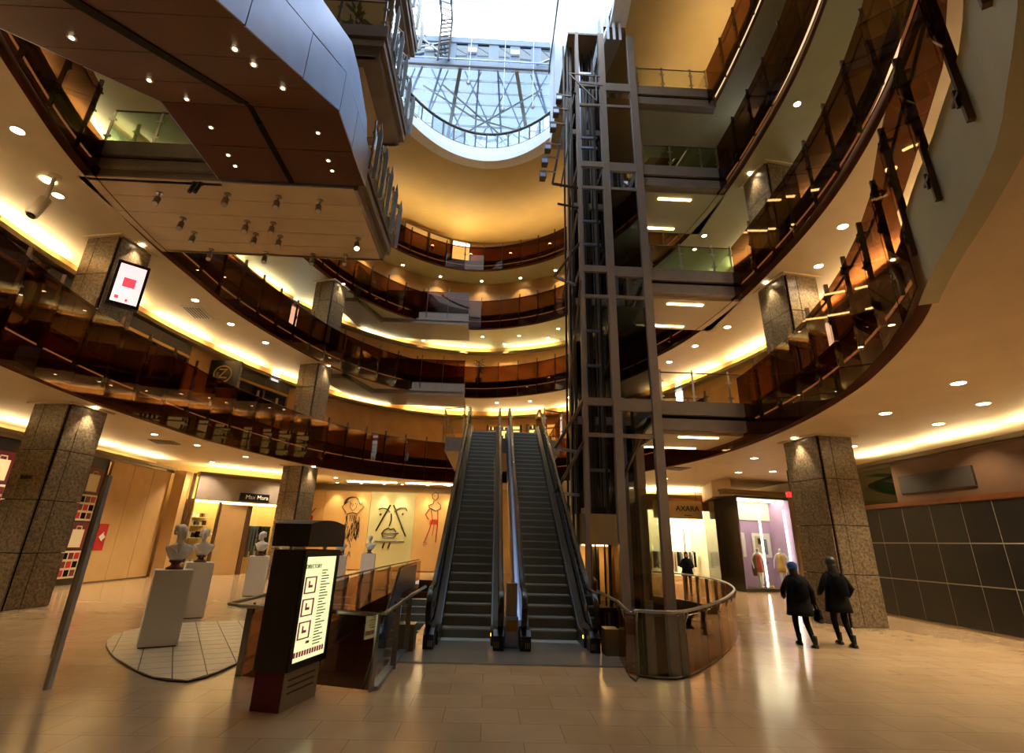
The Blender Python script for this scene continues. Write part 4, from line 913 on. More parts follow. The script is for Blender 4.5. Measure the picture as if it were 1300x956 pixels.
for k in range(26): a0 = PI * k / 25; stroke(m, [(-9.1 + .42 * math.cos(a0), 4.1 + .35 * math.sin(a0)), (-9.1 + .58 * math.cos(a0 + .1), 4.0 + .5 * math.sin(a0))], .035)
stroke(m, [(-9.4, 4.2), (-9.8, 3.85), (-9.45, 3.45)], .025); stroke(m, [(-8.75, 4.2), (-8.35, 3.88), (-8.7, 3.45)], .025); stroke(m, [(-9.3, 4.2), (-9.25, 3.8), (-9.05, 3.6), (-8.85, 3.8), (-8.8, 4.2)], .02); stroke(m, [(-9.05, 4.05), (-9.1, 3.85)], .02); stroke(m, [(-9.2, 4.05), (-9.15, 4.05)], .04); stroke(m, [(-8.95, 4.08), (-8.9, 4.08)], .04)
stroke(m, [(-9.4, 3.4), (-9.05, 3.5), (-8.7, 3.4)], .03)
for k in range(130):
    z = random.uniform(1.0, 3.4); wd = .45 + .18 * math.sin((3.4 - z) * 1.3); x = -9.05 - .08 * (3.4 - z) + random.uniform(-wd, wd)
    if z < 2.0 and abs(x + 9.15) < .12: continue
    if z < 1.9 and x > -8.9: continue
    stroke(m, [(x, z), (x + random.uniform(-.08, .08), z - random.uniform(.2, .4))], .02)
m.build('dancer_drawing', 'black', t, label='black brush drawing of a dancer in a fringed dress')
m = MB(); stroke(m, [(-3.7, 4.95), (-3.9, 4.8), (-3.85, 4.55), (-3.65, 4.42), (-3.5, 4.6), (-3.5, 4.85), (-3.7, 4.95)], .025); stroke(m, [(-3.75, 4.4), (-3.8, 4.2), (-4.1, 4.1), (-4.0, 3.9)], .022); stroke(m, [(-3.5, 4.3), (-3.3, 4.15), (-3.25, 3.9)], .022)
stroke(m, [(-3.95, 3.9), (-3.6, 3.75), (-3.3, 3.9)], .04); stroke(m, [(-3.75, 4.7), (-3.7, 4.72)], .03); m.build('figure_outline', 'black', t, label='black outline of a standing figure')
m = MB(); stroke(m, [(-4.0, 3.9), (-4.25, 3.5), (-4.0, 3.2)], .03); stroke(m, [(-3.9, 3.8), (-3.75, 3.2), (-3.9, 2.6), (-4.2, 1.75)], .03); stroke(m, [(-3.45, 3.8), (-3.4, 3.2), (-3.45, 1.8)], .03); stroke(m, [(-3.6, 3.3), (-3.7, 2.2)], .02); stroke(m, [(-4.25, 1.75), (-4.0, 1.75)], .04)
for k in range(8): stroke(m, [(-3.85 + k * .06, 3.2), (-3.95 + k * .08, 2.9)], .02)
m.build('figure_skirt', 'red', t, label='red strokes of a long skirt')
m = MB(); stroke(m, [(-11.9, 3.2), (-11.9, 2.3)], .09); stroke(m, [(-11.65, 3.2), (-11.65, 2.4)], .07); stroke(m, [(-11.9, 3.2), (-11.65, 3.2)], .07); m.build('red_mark', 'red', t); m = MB(); stroke(m, [(-11.75, 3.35), (-11.5, 3.7)], .03); m.build('black_mark', 'black', t)

# right: black hoarding
t = thing('black_hoarding', 'tall black panel hoarding with pale joint strips along the walkway', 'hoarding', (13.4, 13, 0))
ye = [19.7, 18.5, 17.38, 16.24, 15.1, 14.1, 13.1, 12.0, 10.9, 9.8, 8.7, 7.6]; ze = [.06, 1.17, 2.26, 3.36]
for i in range(len(ye) - 1):
    for j in range(3): MB().box(13.38, 13.45, ye[i + 1] + .015, ye[i] - .015, ze[j] + .015, ze[j + 1] - .015).build('panel', 'dark_panel', t)
for z in ze[1:3]: MB().box(13.385, 13.43, ye[-1], ye[0], z - .015, z + .015).build('joint_strip', 'strip', t)
for y in ye[1:-1]: MB().box(13.387, 13.43, y - .008, y + .008, .06, 3.36).build('joint_strip', 'strip', t)
MB().box(13.3, 13.5, ye[-1], ye[0], 0, .06).build('skirting', 'cornice', t); MB().box(13.34, 13.5, ye[-1], ye[0], 3.36, 3.5).build('top_rail', 'copper_dark', t)
MB().box(13.42, 13.5, ye[-1], 17.5, 3.5, 4.75).build('fascia', 'bronze', t); MB().box(13.42, 13.48, 17.52, 19.9, 3.5, 4.75).build('glass_fascia', 'green_glass', t)
MB().box(13.5, 13.62, 17.5, 20.1, 3.36, 4.75).build('fascia_backing', 'charcoal', t)
MB().box(13.36, 13.42, 14.4, 17.2, 3.75, 4.3).build('blank_sign', 'charcoal', t)
t = thing('glowing_post', 'peach lit door jamb beside the black hoarding', 'jamb', (13.6, 20.1, 0))
MB().box(13.5, 13.75, 19.75, 20.1, .4, 3.3).build('jamb', 'orange_wall', t); MB().box(13.46, 13.5, 19.95, 20.1, 1.6, 2.1).build('lamp', 'lamp_dim', t); spot(t, (13.3, 20.1, 2.2), 12, WARM, 140, .9, (.6, 0, -1))
wallbox('wall_recess', [(13.6, 20.3), (15.9, 20.6)], 0, 4.8, 'stone_grey', .1, 'short return wall behind the stone column')

# lilac shop window
t = thing('lilac_shop_display', 'bright shop window with lilac back wall and neon tubes', 'shop window', (14, 27.8, 0))
a = Vector((12.5, 27.4, 0)); b = Vector((15.8, 28.34, 0)); D = (b - a); LN = D.length; D.normalize(); NQ = Vector((-D.y, D.x, 0))
pbox(0, LN, 1.5, 1.6, .15, 3.4).build('back_wall', 'lilac', t); pbox(0, LN, 1.45, 1.6, 3.4, 4.4).build('upper_back_wall', 'shop_white', t); pbox(0, .08, 0, 1.5, .15, 4.4).build('side_wall', 'lilac', t); pbox(LN - .08, LN, 0, 1.5, .15, 4.4).build('side_wall', 'lilac', t)
pbox(-.05, LN, -.05, 1.5, 0, .15).build('plinth', 'charcoal', t); pbox(.1, LN - .1, .3, 1.2, 4.34, 4.38).build('light_panel', 'shop_panel', t); pbox(0, LN, 0, 1.5, 4.4, 4.5).build('roof', 'charcoal', t)
pbox(0, LN, 0, .02, .15, 4.4).build('glass_pane', 'shop_glass', t)
for u in (1.55, 3.2): pbox(u, u + .07, .25, .32, .2, 3.9).build('neon_tube', 'neon', t)
for u0 in (.35, 2.0): 
    pf = pbox(u0, u0 + 1.15, 1.42, 1.48, 1.55, 2.75).build('poster', 'white', t)
    pbox(u0 + .15, u0 + .55, 1.40, 1.42, 1.65, 2.6).build('poster_figure', 'garment2', pf); pbox(u0 + .6, u0 + .9, 1.40, 1.42, 1.7, 2.45).build('poster_figure', 'garment', pf)
    pbox(u0 + .3, u0 + .6, 1.39, 1.41, 2.2, 2.5).build('poster_figure', 'cloth_black', pf)
for i in range(3): pbox(2.0, 2.9 - .1 * i, 1.47, 1.49, 1.25 - i * .14, 1.31 - i * .14).build('wall_lettering', 'charcoal', t)
t = thing('black_pier', 'glossy black pier between the lilac window and the clothes shop', 'pier', (12.9, 30, 0))
MB().poly([(12.46, 27.34, 0), (11.98, 28.95, 0), (12.9, 32.8, 0), (13.3, 32.8, 0), (12.5, 29.1, 0), (12.03, 28.95, 0), (12.49, 27.36, 0)], (0, 0, 4.4)).build('pier_panel', 'black_gloss', t)
MB().poly([(12.4, 27.5, 4.52), (11.98, 28.95, 4.52), (12.9, 32.8, 4.52), (13.3, 32.8, 4.52)], (0, 0, .82)).build('upper_panel', 'cream', t)
t = thing('exit_sign', 'small red exit sign hanging beside the lilac window', 'sign', (13.5, 24, 4.3))
MB().box(13.3, 13.7, 23.97, 24.03, 4.17, 4.39).build('plate', 'exit_red', t); MB().box(13.48, 13.52, 23.98, 24.02, 4.39, 5.35).build('hanger', 'charcoal', t)

# clothes shop with name banner
t = thing('clothes_shop', 'bright clothes shop entrance behind the lift tower', 'shopfront', (11.2, 33, 0))
MB().box(8.9, 13.2, 36.2, 36.3, 0, 4.4).build('back_wall', 'shop_white', t); MB().box(8.8, 8.9, 32.9, 36.3, 0, 4.4).build('side_wall', 'plaster', t); MB().box(13.2, 13.3, 32.9, 36.3, 0, 4.4).build('side_wall', 'shop_white', t)
MB().box(9, 13.1, 33.2, 36, 4.3, 4.35).build('light_panel', 'shop_panel', t); MB().box(8.9, 13.2, 32.8, 32.95, 4.0, 4.7).build('header', 'copper', t)
for x in (8.95, 10.5, 13.1): MB().box(x - .04, x + .04, 32.85, 32.93, 0, 4.0).build('mullion', 'steel', t)
MB().box(9, 10.45, 32.88, 32.9, 0, 4.0).build('glass_pane', 'shop_glass', t); MB().box(12.0, 13.05, 32.88, 32.9, 0, 4.0).build('glass_pane', 'shop_glass', t)
MB().tube([(11.6, 32.85, .6), (11.6, 32.85, 3.0)], .03, 8).build('door_handle', 'steel', t)
MB().tube([(9.6, 35, 1.7), (13.0, 35, 1.7)], .025, 6).build('clothes_rail', 'steel', t)
for k in range(22):
    x = 9.7 + k * .15; MB().box(x, x + .07, 34.75, 35.25, random.uniform(.5, .9), 1.66).build('garment', random.choice(['cloth_black', 'garment', 'garment2', 'white', 'charcoal', 'paper']), t)
s = thing('name_banner', 'tan hanging banner reading AXARA beside the lift post', 'sign', (11.0, 32, 4))
bb = MB().box(9.6, 12.5, 31.95, 32.05, 3.5, 4.5).build('board', 'pale_sign', s); text_mesh('lettering', 'AXARA', .42, .012, 'black', s, (11.62, 31.93, 4.05), (PI / 2, 0, 0)); MB().box(11.4, 11.85, 31.93, 31.95, 3.66, 3.70).build('underline', 'charcoal', s)
for x in (10, 12.2): MB().tube([(x, 32, 4.5), (x, 32, 5.35)], .015, 5).build('hanger', 'steel_dark', s)
# dark doorway behind the escalator and lift
t = thing('service_entrance', 'dark brown panelled doorway behind the lift cabin', 'door', (6, 37.8, 0)); MB().box(3, 8.8, 37.8, 37.9, 0, 4.4).build('panel', 'copper_dark', t)
for x in (3, 4.9, 6.9, 8.8): MB().box(x - .06, x + .06, 37.7, 37.8, 0, 4.4).build('frame', 'bronze', t)

# ------------------------------------------------------------------ busts, pedestals, podium
t = thing('tiled_podium', 'low round podium paved with pale square tiles below the bust plinths', 'podium', (-5.4, 11.4, 0))
POD = [tuple(p) for p in resample(catmull([(-3.98, 8.95), (-4.3, 8.72), (-4.8, 8.95), (-5.5, 9.6), (-6.35, 10.5), (-7.2, 11.8), (-7.3, 13.2), (-6.3, 14.2), (-4.3, 14.4), (-3.95, 14.0), (-3.93, 11.0)], 10), .3)]
MB().poly([(x, y, .002) for x, y in POD], (0, 0, .02)).build('kerb', 'steel_dark', t)
def clip(poly, A, B):
    out = []
    for i in range(len(poly)):
        p, q = poly[i - 1], poly[i]; f = lambda r: (B[0] - A[0]) * (r[1] - A[1]) - (B[1] - A[1]) * (r[0] - A[0])
        fp, fq = f(p), f(q)
        if (fp >= 0) != (fq >= 0): k = fp / (fp - fq); out.append((p[0] + (q[0] - p[0]) * k, p[1] + (q[1] - p[1]) * k))
        if fq >= 0: out.append(q)
    return out
area = sum(POD[i - 1][0] * POD[i][1] - POD[i][0] * POD[i - 1][1] for i in range(len(POD)))
HULL = POD if area > 0 else POD[::-1]
ca, sa = math.cos(.5), math.sin(.5); S = .44
for i in range(-14, 15):
    for j in range(-14, 15):
        q = [(-5.4 + ca * u - sa * v, 11.6 + sa * u + ca * v) for u, v in ((i * S + .008, j * S + .008), ((i + 1) * S - .008, j * S + .008), ((i + 1) * S - .008, (j + 1) * S - .008), (i * S + .008, (j + 1) * S - .008))]
        for k in range(0, len(HULL), 2):
            A, B = HULL[k], HULL[(k + 2) % len(HULL)]
            q = clip(q, A, B)
            if len(q) < 3: break
        if len(q) >= 3: MB().poly([(x, y, .022) for x, y in q], (0, 0, .012)).build('tile', 'tile', t)
def skin_mesh(name, verts, edges, radii, mats, sub=2, root=0):
    me = bpy.data.meshes.new(name); me.from_pydata(verts, edges, []); o = bpy.data.objects.new('tmp_skin', me); COL.objects.link(o)
    md = o.modifiers.new('skin', 'SKIN'); md.use_smooth_shade = True
    for i, r in enumerate(radii):
        sv = me.skin_vertices[0].data[i]; sv.radius = (r, r) if not isinstance(r, tuple) else r; sv.use_root = (i == root)
    sb = o.modifiers.new('sub', 'SUBSURF'); sb.levels = sub
    out = bpy.data.meshes.new_from_object(o.evaluated_get(bpy.context.evaluated_depsgraph_get())); bpy.data.objects.remove(o)
    out.name = name; out.materials.clear()
    for m_ in (mats if isinstance(mats, (list, tuple)) else [mats]): out.materials.append(MATS[m_])
    out.polygons.foreach_set('use_smooth', [True] * len(out.polygons)); return out
def ball(m, c, rx, ry, rz, n=14, k=9):
    m.loft([(c[0], c[1], c[2] + rz * math.sin(-PI / 2 + PI * (i + .15) / (k + .3)), rx * math.cos(-PI / 2 + PI * (i + .15) / (k + .3)), ry * math.cos(-PI / 2 + PI * (i + .15) / (k + .3))) for i in range(k + 1)], n); return m
def bust(x, y, z, rz, label):
    b = thing('portrait_bust', label, 'bust', (x, y, z), None, rz)
    def part(nm, m, mt, sm=True, par=b):
        o = bpy.data.objects.new(nm, m.mesh(nm, mt, sm)); COL.objects.link(o); o.parent = par; return o
    part('socle', MB().lathe([(.15, 0), (.15, .03), (.09, .06), (.07, .1), (.12, .14), (.12, .16)], 0, 0, 18), 'redwood')
    m = MB(); m.loft([(0, 0, .16, .09, .075), (0, 0, .20, .15, .10), (.01, 0, .27, .20, .125), (.01, .0, .35, .25, .135), (.01, .01, .40, .255, .125), (0, .01, .435, .20, .105), (-.005, .0, .455, .11, .085), (-.01, -.01, .48, .066, .068), (-.015, -.02, .53, .058, .064),
          (-.02, -.055, .55, .06, .085), (-.022, -.06, .575, .07, .10), (-.025, -.055, .62, .08, .112), (-.028, -.045, .67, .086, .118), (-.03, -.035, .72, .086, .116), (-.032, -.025, .765, .07, .096), (-.033, -.02, .79, .03, .045)], 20)
    body = part('torso_and_head', m, 'marble')
    m = MB(); ball(m, (-.03, .01, .715), .1, .105, .1)
    for q in range(16):
        an = PI * (.05 + .9 * q / 15); ball(m, (-.03 + .095 * math.cos(an), .0 + .09 * math.sin(an) * (1 if q % 2 else .8), .70 + .05 * (q % 3 - 1)), .035, .035, .04, 8, 5)
    ball(m, (-.02, .12, .66), .05, .045, .06, 10, 6); part('hair', m, 'marble', True)
    m = MB(); m.hexa([(-.044, -.185, .60), (-.006, -.185, .60), (.0, -.15, .595), (-.05, -.15, .595), (-.035, -.172, .68), (-.018, -.172, .68), (-.012, -.13, .69), (-.04, -.13, .69)]); part('nose', m, 'marble', False)
    for s_ in (-1, 1): part('ear', ball(MB(), (-.025 + s_ * .088, -.03, .645), .012, .025, .035, 8, 5), 'marble'); part('brow', ball(MB(), (-.026 + s_ * .035, -.158, .685), .028, .014, .01, 8, 5), 'marble')
    part('lips', ball(MB(), (-.023, -.165, .578), .028, .014, .011, 8, 5), 'marble'); part('chin', ball(MB(), (-.022, -.15, .548), .03, .025, .02, 8, 5), 'marble')
    for q in range(6):   # folds of drapery across the shoulders
        m = MB(); m.tube([(-.23 + q * .02, -.06 - q * .012, .40 - q * .01), (-.1 + q * .01, -.125 - q * .004, .34 - q * .022), (.05, -.14, .31 - q * .022), (.2, -.08, .36 - q * .012)], .014, 6); part('drapery_fold', m, 'marble')
    return b
def plinth(x, y, h, rz, label, w=.62):
    p = thing('plinth', label, 'plinth', (x, y, 0.034 if math.dist((x, y), (-5.4, 11.6)) < 1.6 else 0), None, rz)
    o = bpy.data.objects.new('block', MB().box(-w / 2, w / 2, -w / 2, w / 2, .02, h).mesh('block', 'white')); COL.objects.link(o); o.parent = p
    o = bpy.data.objects.new('shadow_gap', MB().box(-w / 2 + .02, w / 2 - .02, -w / 2 + .02, w / 2 - .02, 0, .02).mesh('shadow_gap', 'charcoal')); COL.objects.link(o); o.parent = p
    return p
for x, y, rz, where, look in ((-5.95, 11.15, .55, 'on the tiled podium', 1.0), (-7.35, 14.9, .55, 'just behind the tiled podium', .3), (-8.0, 20.3, .3, 'facing the boutique shelves', -.3), (-7.05, 20.0, .3, 'beside the glass guard rail', .2), (-6.0, 23.2, .2, 'under the dancer drawing', .3), (-5.7, 27.5, .1, 'in front of the face drawing', .1)):
    h = 1.26; plinth(x, y, h, rz, f'white square plinth {where}'); bust(x, y, h + (.034 if y < 12 else 0), look, f'white marble bust on a red wooden socle, {where}')

# ------------------------------------------------------------------ directory totem
t = thing('directory_totem', 'charcoal directory totem with a backlit floor plan', 'sign', (-2.45, 7.85, 0), None, -.23)
def tp(nm, m, mt, par=None, lab=None, sm=False):
    o = bpy.data.objects.new(nm, m.mesh(nm, mt, sm)); COL.objects.link(o); o.parent = par or t
    if lab: o['label'] = lab
    return o
TW, TD = .46, .90   # local x: thickness, local y: width of the lit face (face at +x)
tp('base', MB().box(-.2, .17, -.40, .40, 0, .42), 'stone_grey'); tp('base_side', MB().box(-.21, .16, -.415, -.40, .0, .42), 'burgundy')
tp('body', MB().box(-TW / 2, TW / 2 - .02, -TD / 2, TD / 2, .42, 1.78), 'charcoal')
tp('face_frame', MB().box(TW / 2 - .03, TW / 2, -TD / 2, TD / 2, .42, .5).box(TW / 2 - .03, TW / 2, -TD / 2, TD / 2, 1.7, 1.78).box(TW / 2 - .03, TW / 2, -TD / 2, -TD / 2 + .07, .5, 1.7).box(TW / 2 - .03, TW / 2, TD / 2 - .07, TD / 2, .5, 1.7), 'black')
fp = tp('lit_panel', MB().box(TW / 2 - .025, TW / 2 - .012, -TD / 2 + .07, TD / 2 - .07, .5, 1.7), 'map_light', None, 'pale green backlit directory panel')
xf = TW / 2 - .008
for k, z in enumerate((1.36, 1.10, .84)):
    m = MB(); y0, y1 = -.34, -.06
    m.box(xf - .004, xf, y0, y1, z - .10, z - .085).box(xf - .004, xf, y0, y1, z + .085, z + .10).box(xf - .004, xf, y0, y0 + .03, z - .1, z + .1).box(xf - .004, xf, y1 - .03, y1, z - .1, z + .1).box(xf - .004, xf, y0 + .09, y1 - .09, z - .03, z + .0).box(xf - .004, xf, y0 + .09, y0 + .12, z - .03, z + .05)
    tp('floor_plan', m, 'map_red_lit', fp)
m = MB()
for k in range(26): m.box(xf - .004, xf, .05, .05 + random.uniform(.1, .24), 1.52 - k * .035, 1.532 - k * .035)
tp('list_lines', m, 'stone_green', fp); m = MB()
for k in range(12): m.box(xf - .004, xf, -.36 + k * .06, -.32 + k * .06, .55, .61)
tp('footer', m, 'map_red_lit', fp); tp('yellow_dot', MB().box(xf - .004, xf, -.12, -.04, .68, .71), 'yellow', fp)
text_mesh('title', 'DIRECTORY', .07, .002, 'charcoal', fp, (0, 0, 0), (PI / 2, 0, PI / 2)).location = (xf, -.18, 1.58)
m = MB(); arc = [(-.5 + i / 10, .06 * (1 - (2 * i / 10 - 1) ** 2)) for i in range(11)]
m.poly([(-TW / 2 - .03, -TD / 2 - .02, 1.82), (-TW / 2 - .03, TD / 2 + .02, 1.82)] + [(-TW / 2 - .03, -y * (TD + .04), 2.10 + z) for y, z in arc], (TW + .06, 0, 0)); tp('cap', m, 'charcoal')
for s in (-1, 1): tp('cap_stud', MB().box(-.02, .02, s * (TD / 2 - .03) - .02, s * (TD / 2 - .03) + .02, 1.78, 1.83), 'steel')
for i in range(3): tp('base_line', MB().box(.17, .175, -.3, .3, .30 - i * .07, .32 - i * .07), 'charcoal')

# glass screen with steel edge on the far left
t = thing('glass_screen', 'free standing glass notice screen with a steel edge post', 'screen', (-6.0, 8.9, 0))
MB().beam((-5.66, 8.25, 0), (-5.66, 8.25, 2.72), .05, .09).build('edge_post', 'fin_metal', t); MB().poly([(-5.66, 8.3, .03), (-7.0, 10.1, .03), (-7.0, 10.1, 2.7), (-5.66, 8.3, 2.7)], (.01, .01, 0)).build('glass_pane', 'clear_glass', t)
m = MB().poly([(-5.70, 8.34, .3), (-6.75, 9.75, .3), (-6.75, 9.75, 2.62), (-5.70, 8.34, 2.62)], (.008, .008, 0)); nb = m.build('notice_sheet', 'frost', t)
for k in range(9): MB().poly([(-5.74, 8.38, 2.3 - k * .2), (-5.95, 8.67, 2.3 - k * .2), (-5.95, 8.67, 2.33 - k * .2), (-5.74, 8.38, 2.33 - k * .2)], (.012, .009, 0)).build('text_line', 'stone_grey', nb)
MB().beam((-7.0, 10.1, 0), (-7.0, 10.1, 2.7), .04, .04).build('rear_post', 'steel', t)
t = thing('red_arrow_sign', 'small red sign with a white arrow on the sand hoarding', 'sign', (-15.5, 23.4, 1.7)); MB().box(-15.6, -15.56, 22.95, 23.5, 1.2, 2.2).build('plate', 'red', t)
MB().poly([(-15.55, 23.05, 1.7), (-15.55, 23.3, 1.9), (-15.55, 23.3, 1.8), (-15.55, 23.45, 1.7), (-15.55, 23.3, 1.6), (-15.55, 23.3, 1.5)], (.01, 0, 0)).build('arrow', 'white', t)

# advertising screen fixed to the first gallery column
t = thing('advertising_screen', 'black framed pink advertising screen fixed to the first gallery column', 'screen', (-11.4, 15.0, 8.3), None, .75)
tp('housing', MB().box(-.42, .42, -.06, .16, 0, 1.45), 'black'); f = tp('picture', MB().box(-.34, .34, -.075, -.06, .1, 1.35), 'screen_pink'); tp('red_card', MB().box(-.16, .16, -.085, -.075, .62, .92), 'screen_red', f)
tp('caption', MB().box(-.26, -.16, -.085, -.075, .2, .3).box(.02, .08, -.085, -.075, .16, .24), 'screen_red', f); tp('bracket', MB().box(-.12, .12, .16, .5, .4, 1.0), 'charcoal')
# ceiling camera
t = thing('hanging_projector', 'beige cylindrical projector hanging on a rod from the gallery ceiling', 'projector', (-12.0, 12.1, 10.8))
MB().lathe([(.14, 10.74), (.15, 10.8)], -12.0, 12.1, 14).build('plate', 'paper', t); MB().tube([(-12, 12.1, 10.75), (-12, 12.1, 10.0)], .05, 10).build('rod', 'paper', t); MB().tube([(-12, 12.1, 10.05), (-12.05, 11.95, 9.45)], .14, 14).build('barrel', 'paper', t); MB().tube([(-12.05, 11.95, 9.45), (-12.053, 11.94, 9.42)], .10, 14).build('lens', 'black', t)
MB().lathe([(.17, 10.78), (.17, 10.785)], -12.35, 12.3, 14).build('lamp_ring', 'lamp', t)

# ------------------------------------------------------------------ first gallery shopfronts on the left
W1 = off(1, 3.9); 
def wall_pt(y, left=True):
    c = [p for p in W1 if (p[0] < -2) == left]; return min(c, key=lambda p: abs(p[1] - y))
SH = [(9.0, 12.2, 'dark glazed shopfront under the hanging projector on the first gallery'), (12.6, 15.6, 'dark glazed shopfront behind the advertising screen column'), (16.0, 19.6, 'dark glazed shopfront with an arched opening on the first gallery'), (20.0, 23.6, 'dark glazed shopfront beside the round letter sign'), (27.0, 30.5, 'glazed shopfront past the round letter sign on the first gallery')]
for y0, y1, lab in SH:
    p, q = wall_pt(y0), wall_pt(y1); a = Vector((p[0], p[1], 0)); b = Vector((q[0], q[1], 0)); D = b - a; LN = D.length; D.normalize(); NQ = Vector((-D.y, D.x, 0))
    t = thing('gallery_shopfront', lab, 'shopfront', (p[0], p[1], 6.7))
    pbox(0, LN, -.12, .0, 6.75, 9.9).build('glazing', 'black_gloss', t)
    for u in (0, LN / 2, LN): pbox(u - .05, u + .05, -.2, -.05, 6.7, 10.0).build('mullion', 'bronze', t)
    pbox(0, LN, -.22, -.05, 9.5, 9.62).build('transom', 'gold', t); pbox(0, LN, -.2, -.02, 9.62, 10.1).build('name_band', 'charcoal', t)
p = wall_pt(25.4); t = thing('round_letter_sign', 'black projecting sign with the letter Z in a gold ring', 'sign', (-13.6, 25.4, 8.9))
MB().box(-14.2, -12.6, 25.35, 25.5, 8.6, 10.0).build('board', 'black', t); MB().tube([(-13.4 + .42 * math.cos(a), 25.33, 9.3 + .42 * math.sin(a)) for a in np.linspace(0, 2 * PI, 24, endpoint=False)], .03, 6, True).build('ring', 'gold', t)
text_mesh('letter', 'Z', .7, .015, 'gold', t, (-13.4, 25.33, 9.3), (PI / 2, 0, 0)); MB().box(-15, -14.2, 25.38, 25.46, 9.2, 9.4).build('arm', 'bronze', t)
t = thing('ceiling_hatch', 'grey recessed air grille in the first gallery ceiling', 'grille', (-12.9, 21.2, 10.8)); MB().rbox(-12.9, 21.2, 10.77, 10.8, .8, 1.3, .1).build('frame', 'white', t)
for k in range(6): MB().rbox(-12.9 + (k - 2.5) * .12, 21.2, 10.755, 10.77, .05, 1.15, .1).build('slat', 'stone_grey', t)
for x, y, lab in ((-13.2, 21.8, 'square air grille in the ground ceiling near the sand hoarding'), (8.6, 24.5, 'square air grille in the ground ceiling before the clothes shop')):
    t = thing('ceiling_grille', lab, 'grille', (x, y, 5.35)); MB().rbox(x, y, 5.32, 5.35, .9, .9, .2).build('frame', 'stone_grey', t)
    for k in range(6): MB().rbox(x + (k - 2.5) * .13, y + (k - 2.5) * .026, 5.305, 5.32, .05, .8, .2).build('slat', 'charcoal', t)

# lit shop windows at the head of the escalators
W1b = off(1, 3.82)
for cx, lab in ((.9, 'glowing yellow shop window on the first gallery beside the escalator centre'), (3.5, 'glowing yellow shop window on the first gallery beside the lift tower')):
    i = min((k for k in range(len(W1b)) if W1b[k][1] > 28), key=lambda k: abs(W1b[k][0] - cx)); p, q = W1b[i - 2], W1b[(i + 2) % len(W1b)]
    if p[0] > q[0]: p, q = q, p
    a = Vector((p[0], p[1], 0)); b = Vector((q[0], q[1], 0)); D = b - a; LN = D.length; D.normalize(); NQ = Vector((-D.y, D.x, 0))
    t = thing('lit_shelf_display', lab, 'shop window', (p[0], p[1], 6.7))
    pbox(0, LN, -.02, .02, 6.9, 9.6).build('back_panel', 'shop_glow', t)
    for u in (0, LN): pbox(u - .06, u + .06, -.3, .02, 6.7, 9.7).build('frame', 'bronze', t)
    for z in (7.5, 8.1, 8.7, 9.3):
        sh = pbox(.06, LN - .06, -.28, -.02, z, z + .05).build('shelf', 'bronze', t)
        for k in range(5): pbox(.15 + k * .28, .3 + k * .28, -.22, -.08, z + .05, z + random.uniform(.2, .42)).build('goods', random.choice(['charcoal', 'redwood', 'garment', 'leaf']), t)

# top gallery door and window
t = thing('amber_entrance', 'amber glazed door and windows on the top gallery', 'door', (-4, 35, 21.15))
for x0, x1, y0, y1 in ((-7.2, -5.6, 34.3, 35.5), (-5.5, -3.9, 35.55, 36.5), (-3.8, -2.4, 36.55, 37.0)):
    MB().poly([(x0, y0, 21.15), (x1, y1, 21.15), (x1, y1, 24.3), (x0, y0, 24.3)], (-.03, .05, 0)).build('glazing', 'shop_panel_y' if x0 > -5 else 'plaster', t)
    for x, y in ((x0, y0), (x1, y1)): MB().rbox(x, y - .1, 21.15, 24.4, .1, .1).build('frame', 'bronze', t)
    MB().beam((x0, y0 - .1, 24.35), (x1, y1 - .1, 24.35), .1).build('frame', 'bronze', t)

# ------------------------------------------------------------------ plants
def plant(x, y, z, h, label, n=26, tall=.5):
    t = thing('potted_plant', label, 'plant', (x, y, z))
    MB().lathe([(.18, z), (.24, z + .4), (.22, z + .4), (.2, z + .36)], x, y, 14).build('pot', 'charcoal', t); MB().lathe([(.2, z + .35), (.2, z + .37)], x, y, 14).build('soil', 'soil', t)
    lf = MB(); lf.add([(0, 0, 0), (.07, .12, .03), (0, .42, -.04), (-.07, .12, .03), (0, .14, .0)], [(0, 1, 4), (1, 2, 4), (2, 3, 4), (3, 0, 4)]); lf = lf.mesh('leaf', 'leaf')
    for k in range(4):
        a = k * 1.7; MB().tube([(x, y, z + .35), (x + .08 * math.cos(a), y + .08 * math.sin(a), z + .35 + h * .5), (x + .2 * math.cos(a), y + .2 * math.sin(a), z + .35 + h)], .02, 5).build('stem', 'soil', t)
    for k in range(n):
        a = random.uniform(0, 2 * PI); zz = z + .4 + h * random.uniform(.35, 1.05); r = random.uniform(.02, .2)
        o = inst('leaf', lf, t, (x + r * math.cos(a), y + r * math.sin(a), zz), a - PI / 2); o.rotation_euler = (random.uniform(-.5, .6), 0, a - PI / 2); s = random.uniform(.7, 1.3); o.scale = (s, s, s)
plant(-1.1, 34.4, 11.9, 1.3, 'leafy potted plant above the head of the escalators')
plant(5.4, 31.3, 16.8, 1.2, 'leafy potted plant on the third gallery near the lift tower')
plant(-9.0, 13.2, 11.9, 1.6, 'bushy potted plant behind the landing glass by the brown escalator', 40)
plant(-5.2, 13.0, 16.8, 1.4, 'bushy potted plant on the third gallery landing', 36)

